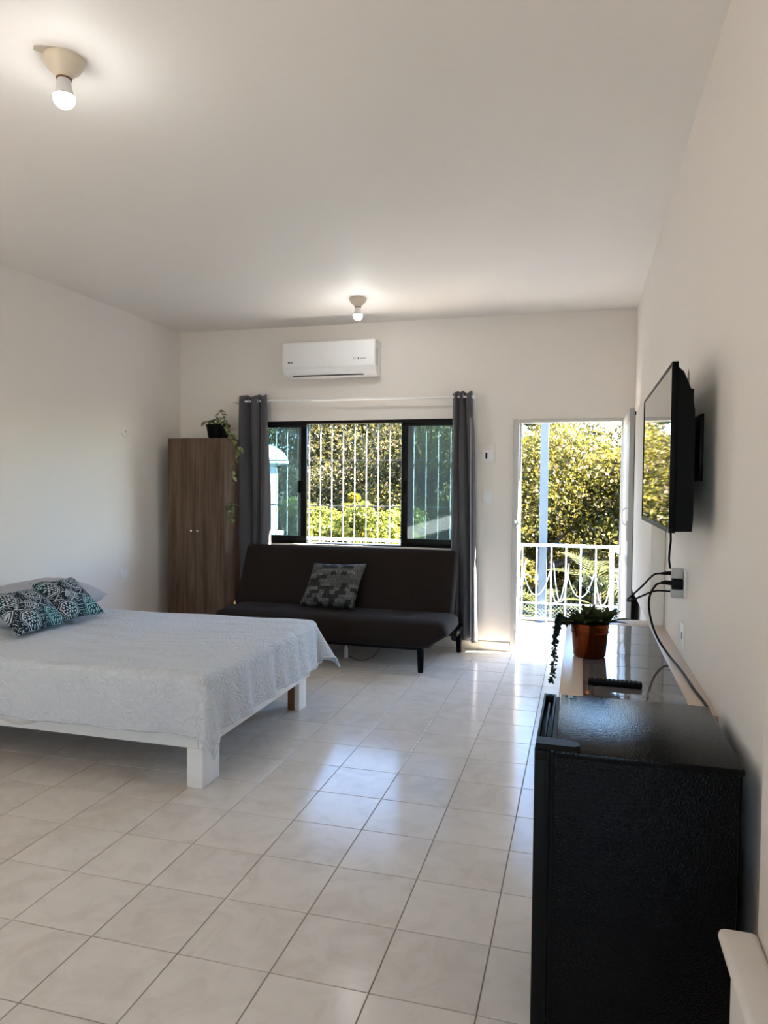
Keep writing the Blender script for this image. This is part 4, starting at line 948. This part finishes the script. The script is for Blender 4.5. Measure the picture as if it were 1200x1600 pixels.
obj('post', MB().box(0.318, 0.368, RY - 0.025, RY + 0.025, 0, 0.92, 0.003), MAT['outdoor_enamel'], rl)
for x_ in (-4.95, -2.75, -1.45): obj('post', MB().box(x_ - 0.02, x_ + 0.02, RY - 0.02, RY + 0.02, 0, 0.886, 0.003), MAT['outdoor_enamel'], rl)
xb = [0.171 - 0.163 * i for i in range(30)]
for i, x_ in enumerate(xb):
    obj('baluster', MB().box(x_ - 0.009, x_ + 0.009, RY - 0.009, RY + 0.009, 0.06, 0.886), MAT['outdoor_enamel'], rl, smooth=False)
    if i % 3 == 1: obj('collar', MB().box(x_ - 0.017, x_ + 0.017, RY - 0.017, RY + 0.017, 0.50, 0.545, 0.003), MAT['outdoor_enamel'], rl)
def loop(xc, wd_, zt, zb):
    P_ = [(xc + wd_ * s_, RY - 0.012, zt - (zt - zb) * (1 - abs(s_) ** 2.2)) for s_ in np.linspace(-1, 1, 17)]
    obj('loop_bar', MB().tube(P_, 0.0062, 6), MAT['outdoor_enamel'], rl)
for i in range(1, 26, 1):
    if i % 3 == 1: loop(xb[i], 0.150, 0.60, 0.325)
    elif i % 3 == 2: loop(xb[i] - 0.05, 0.085, 0.70, 0.26)
    else: loop(xb[i] + 0.075, 0.085, 0.55, 0.25)
loop(0.252, 0.075, 0.50, 0.245); loop(0.52, 0.13, 0.60, 0.245)
mw = MB(); a = -5.1
while a < 1.55:
    for sg in (1, -1):
        p0 = (a, RY + 0.004 * sg, 0.062); p1 = (a + sg * 0.16, RY + 0.004 * sg, 0.222); mw.tube([p0, p1], 0.0014, 4, False)
    a += 0.042
o = obj('wire_mesh', mw, MAT['mesh_wire'], rl, smooth=False); o['kind'] = 'stuff'
# slender column of the balcony with the beam it carries
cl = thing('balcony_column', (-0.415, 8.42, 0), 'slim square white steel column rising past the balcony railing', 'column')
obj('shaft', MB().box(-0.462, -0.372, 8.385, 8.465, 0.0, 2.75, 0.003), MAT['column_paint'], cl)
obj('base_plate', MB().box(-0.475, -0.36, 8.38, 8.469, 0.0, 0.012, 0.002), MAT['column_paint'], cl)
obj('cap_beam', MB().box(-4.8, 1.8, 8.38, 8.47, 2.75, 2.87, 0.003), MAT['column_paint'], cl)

# ------------------------------------------------------------------ outdoors
def gz(x, y):
    b = -2.6 if y < 10 else -2.6 + (y - 10) * 0.045
    if y > 22: b += (y - 22) ** 1.25 * 0.055
    return b + 0.18 * math.sin(x * 0.9 + 1) * math.sin(y * 0.7)
V = []; F = []; xs = np.linspace(-45, 35, 60); ys = np.linspace(8.6, 60, 46)
for y_ in ys:
    for x_ in xs: V.append((x_, y_, gz(x_, y_)))
for j in range(len(ys) - 1):
    for i in range(len(xs) - 1): a = j * 60 + i; F.append((a, a + 1, a + 61, a + 60))
struct('ground', MB().add(V, F), MAT['ground'], ang=180)

def leaves(centers, radii, n, size, flat=0.75, shell=0.55):
    """n small bent leaves scattered through ellipsoidal clumps"""
    C = np.asarray(centers, float); Rd = np.asarray(radii, float)
    w = Rd ** 2; idx = rng.choice(len(C), n, p=w / w.sum())
    d = rng.normal(size=(n, 3)); d /= np.linalg.norm(d, axis=1, keepdims=True)
    rr = (shell + (1 - shell) * rng.random(n)) * Rd[idx]; rr *= np.where(rng.random(n) < 0.25, rng.random(n) ** 0.5, 1)
    P = C[idx] + d * rr[:, None] * np.array([1, 1, flat])
    nrm = d * 0.6 + rng.normal(size=(n, 3)) * 0.7 + np.array([0, 0, 0.35]); nrm /= np.linalg.norm(nrm, axis=1, keepdims=True)
    t = np.cross(nrm, rng.normal(size=(n, 3))); t /= np.linalg.norm(t, axis=1, keepdims=True); b = np.cross(nrm, t)
    L = size * (0.6 + 0.8 * rng.random(n))[:, None]; wd_ = L * 0.30
    V = np.stack([P - t * L * .5, P + b * wd_ + nrm * L * .06, P + t * L * .5 - nrm * L * .08, P - b * wd_ + nrm * L * .06], 1).reshape(-1, 3)
    return V, np.arange(n * 4).reshape(n, 4)
def tree(name, x, y, top, spread, n, size, mat, label, cat='tree', clumps=26, low=0.25, trunk=0.13, flat=0.7, twigs=14, group=None):
    global rng
    sd = int(abs(x) * 977 + y * 131 + (x > 0) * 7); random.seed(sd); rng = np.random.default_rng(sd)
    z0 = gz(x, y) - 0.05
    t = thing(name, (x, y, z0 + 0.05), label, cat, group)
    hgt = top - z0; cs = []; rs = []
    for i in range(clumps):
        a = random.uniform(0, 2 * math.pi); q_ = random.random() ** 0.6; hz = low + (1 - low) * random.random()
        rad = spread * (1.0 - 0.45 * abs(hz - 0.6)) * q_
        rs.append(spread * random.uniform(0.20, 0.36)); cs.append((x + rad * math.cos(a), y + rad * math.sin(a) * 0.8, z0 + hz * hgt - rs[-1] * 0.6))
    fork = Vector((x + random.uniform(-.2, .2), y, z0 + hgt * 0.38))
    obj('trunk', MB().tube(smooth_path([(x, y, z0), ((x + fork.x) / 2 + 0.06, y, z0 + hgt * 0.2), fork], 3), [trunk * (1 - 0.07 * i) for i in range(7)], 8), MAT['bark'], t)
    for i in range(min(twigs, clumps)):
        c = Vector(cs[i]); md = (fork + c) / 2 + Vector((random.uniform(-.3, .3), random.uniform(-.2, .2), random.uniform(-.1, .3)))
        P_ = smooth_path([fork, md, c], 3); obj('branch', MB().tube(P_, [trunk * 0.42 * (1 - 0.12 * k) for k in range(len(P_))], 5), MAT['bark'], t)
    V, F = leaves(cs, rs, n, size, flat); V = V - np.array(ORI[t.name])
    o = link('foliage', npmesh('foliage', V, F), MAT[mat], t); o['kind'] = 'stuff'
    return t
# behind the doorway
tree('acacia_tree', -1.2, 15.0, 3.15, 3.0, 80000, 0.078, 'leaf_yellow', 'yellow green tree filling the doorway left of its middle', clumps=44, low=0.10)
tree('acacia_tree', 1.9, 16.0, 3.05, 3.0, 70000, 0.078, 'leaf_yellow', 'yellow green tree at the right side of the doorway view', clumps=40, low=0.10)
tree('olive_tree', 0.9, 13.6, 1.75, 1.3, 13000, 0.085, 'leaf_olive', 'darker olive green tree low behind the right of the doorway', clumps=22, low=0.15, trunk=0.07)
tree('acacia_tree', 0.2, 20.5, 3.75, 3.2, 34000, 0.10, 'leaf_yellow', 'thin topped yellowish tree against the sky over the doorway trees', clumps=30, low=0.25)
# behind the window
tree('olive_tree', -5.4, 15.5, 4.6, 3.4, 64000, 0.09, 'leaf_olive', 'large olive green tree behind the middle of the window', clumps=46, low=0.10)
tree('olive_tree', -8.9, 15.5, 4.4, 3.0, 36000, 0.105, 'leaf_olive', 'dark tree behind the left window pane', clumps=36, low=0.10)
tree('olive_tree', -2.9, 17.2, 4.4, 2.8, 36000, 0.105, 'leaf_olive', 'dark tree behind the right window pane', clumps=34, low=0.10)
tree('olive_tree', -6.6, 21.0, 5.3, 4.2, 50000, 0.13, 'leaf_olive', 'pale olive tree farther off between the two dark window trees', clumps=36, low=0.05)
tree('olive_tree', -4.9, 18.6, 4.6, 2.6, 38000, 0.11, 'leaf_olive', 'olive tree seen through the gap in the middle of the window trees', clumps=34, low=0.10)
tree('flowering_shrub', -4.15, 12.9, 1.62, 0.40, 2200, 0.10, 'leaf_flower', 'bright yellow flowering shrub in the middle of the window view', 'shrub', clumps=7, low=0.55, trunk=0.04, twigs=5)
for (x_, y_, tp_, sp_, lab) in ((-6.1, 11.4, 1.38, 1.1, 'bright green shrub low behind the left half of the open window'), (-4.6, 11.6, 1.42, 1.1, 'bright green shrub low behind the middle of the open window'), (-3.1, 11.4, 1.38, 1.1, 'bright green shrub low behind the right window pane')):
    tree('garden_shrub', x_, y_, tp_, sp_, 18000, 0.08, 'leaf_bright', lab, 'shrub', clumps=30, low=0.30, trunk=0.05, twigs=6)
tree('garden_shrub', -1.35, 12.0, 0.95, 0.9, 5000, 0.10, 'leaf_yellow', 'yellowish shrub behind the railing at the left of the doorway', 'shrub', clumps=16, low=0.25, trunk=0.05, twigs=6)
tree('garden_shrub', 0.75, 10.9, 0.35, 0.8, 5000, 0.10, 'leaf_dark', 'dark green shrub behind the railing at the right of the doorway', 'shrub', clumps=16, low=0.25, trunk=0.05, twigs=6)
tree('shade_tree', 4.6, 9.2, 6.0, 2.3, 13000, 0.22, 'leaf_yellow', 'tree beside the balcony that dapples its floor', clumps=18, low=0.62, twigs=8)

# undergrowth on the slope
rng = np.random.default_rng(11); random.seed(5)
n = 42000
px = rng.uniform(-22, 12, n); py = 9.0 + 23 * rng.random(n) ** 0.9
P = [(x_, y_, gz(x_, y_) + rng.random() ** 2 * 0.9) for x_, y_ in zip(px, py)]
P = np.array(P); d = rng.normal(size=(n, 3)) * 0.6 + np.array([0, 0, 0.7]); d /= np.linalg.norm(d, axis=1, keepdims=True)
e = np.cross(d, rng.normal(size=(n, 3))); e /= np.linalg.norm(e, axis=1, keepdims=True); L = (0.16 + 0.22 * rng.random(n))[:, None]
V = np.stack([P - d * L * .3, P + e * L * .24, P + d * L, P - e * L * .24], 1).reshape(-1, 3)
ug = link('undergrowth', npmesh('undergrowth', V, np.arange(n * 4).reshape(n, 4)), MAT['leaf_olive'], bpy.data.objects['ground'])
tag(ug, kind='stuff')

# palms
def frond_mesh(L, droop):
    V = []; F = []; P_ = []
    for i in range(15):
        t = i / 14; P_.append(Vector((0, L * (t - 0.18 * t * t), L * (0.55 * t - droop * t * t))))
    for i in range(1, 15):
        p = P_[i]; tg = (P_[i] - P_[i - 1]).normalized(); ll = L * 0.30 * math.sin(math.pi * (0.12 + 0.85 * i / 15))
        for sg in (-1, 1):
            d = (Vector((sg, 0, 0)) * 0.8 + tg * 0.75 + Vector((0, 0, -0.18))).normalized()
            b = tg * 0.016
            V += [p - b, p + b, p + d * ll]; k = len(V); F.append((k - 3, k - 2, k - 1))
    mb = MB().add(V, F); mb.tube(P_, [0.012 * (1 - 0.05 * i) for i in range(15)], 4); return mb.mesh('frond', smooth=False)
fA, fB = frond_mesh(1.25, 0.55), frond_mesh(1.0, 0.75)
def palm(x, y, z, n, sc, label):
    t = thing('palm', (x, y, gz(x, y)), label, 'palm')
    obj('trunk', MB().tube([(x, y, gz(x, y) - 0.05), (x + 0.04, y, (gz(x, y) + z) / 2), (x, y, z)], [0.10, 0.085, 0.07], 8), MAT['bark'], t)
    for i in range(n):
        o = link('frond', fA if i % 2 else fB, MAT['frond'], t, (0, 0, z - gz(x, y)))
        s_ = sc * random.uniform(0.8, 1.1); o.scale = (s_, s_, s_); o.rotation_euler = (R(random.uniform(-25, 40)), 0, i * 2.399)
palm(-0.55, 10.6, -0.35, 15, 0.85, 'small palm with spread fronds behind the railing below the column')
palm(0.25, 11.6, 0.05, 15, 0.9, 'small palm behind the middle of the doorway railing')
palm(-4.0, 11.1, 0.60, 11, 0.8, 'palm with long pale stalks beside the white water tank')

# white water tank outside the left pane
wt = thing('water_tank', (-4.98, 10.1, -2.6), 'white water tank with a domed lid outside the left window pane', 'tank')
obj('plinth', MB().box(-5.5, -4.55, 9.7, 10.5, -2.65, 0.85, 0.01), MAT['concrete'], wt)
obj('tank_body', MB().lathe((-4.98, 10.1, 0), [(0.44, 0.851), (0.46, 0.9), (0.46, 1.22), (0.445, 1.25), (0.46, 1.28), (0.46, 1.82), (0.40, 1.88)], 32), MAT['white_plastic'], wt)
obj('lid', MB().lathe((-4.98, 10.1, 0), [(0.40, 1.86), (0.62, 1.90), (0.62, 1.96), (0.56, 2.06), (0.42, 2.16), (0.20, 2.22), (0.001, 2.235)], 32), MAT['white_plastic'], wt)
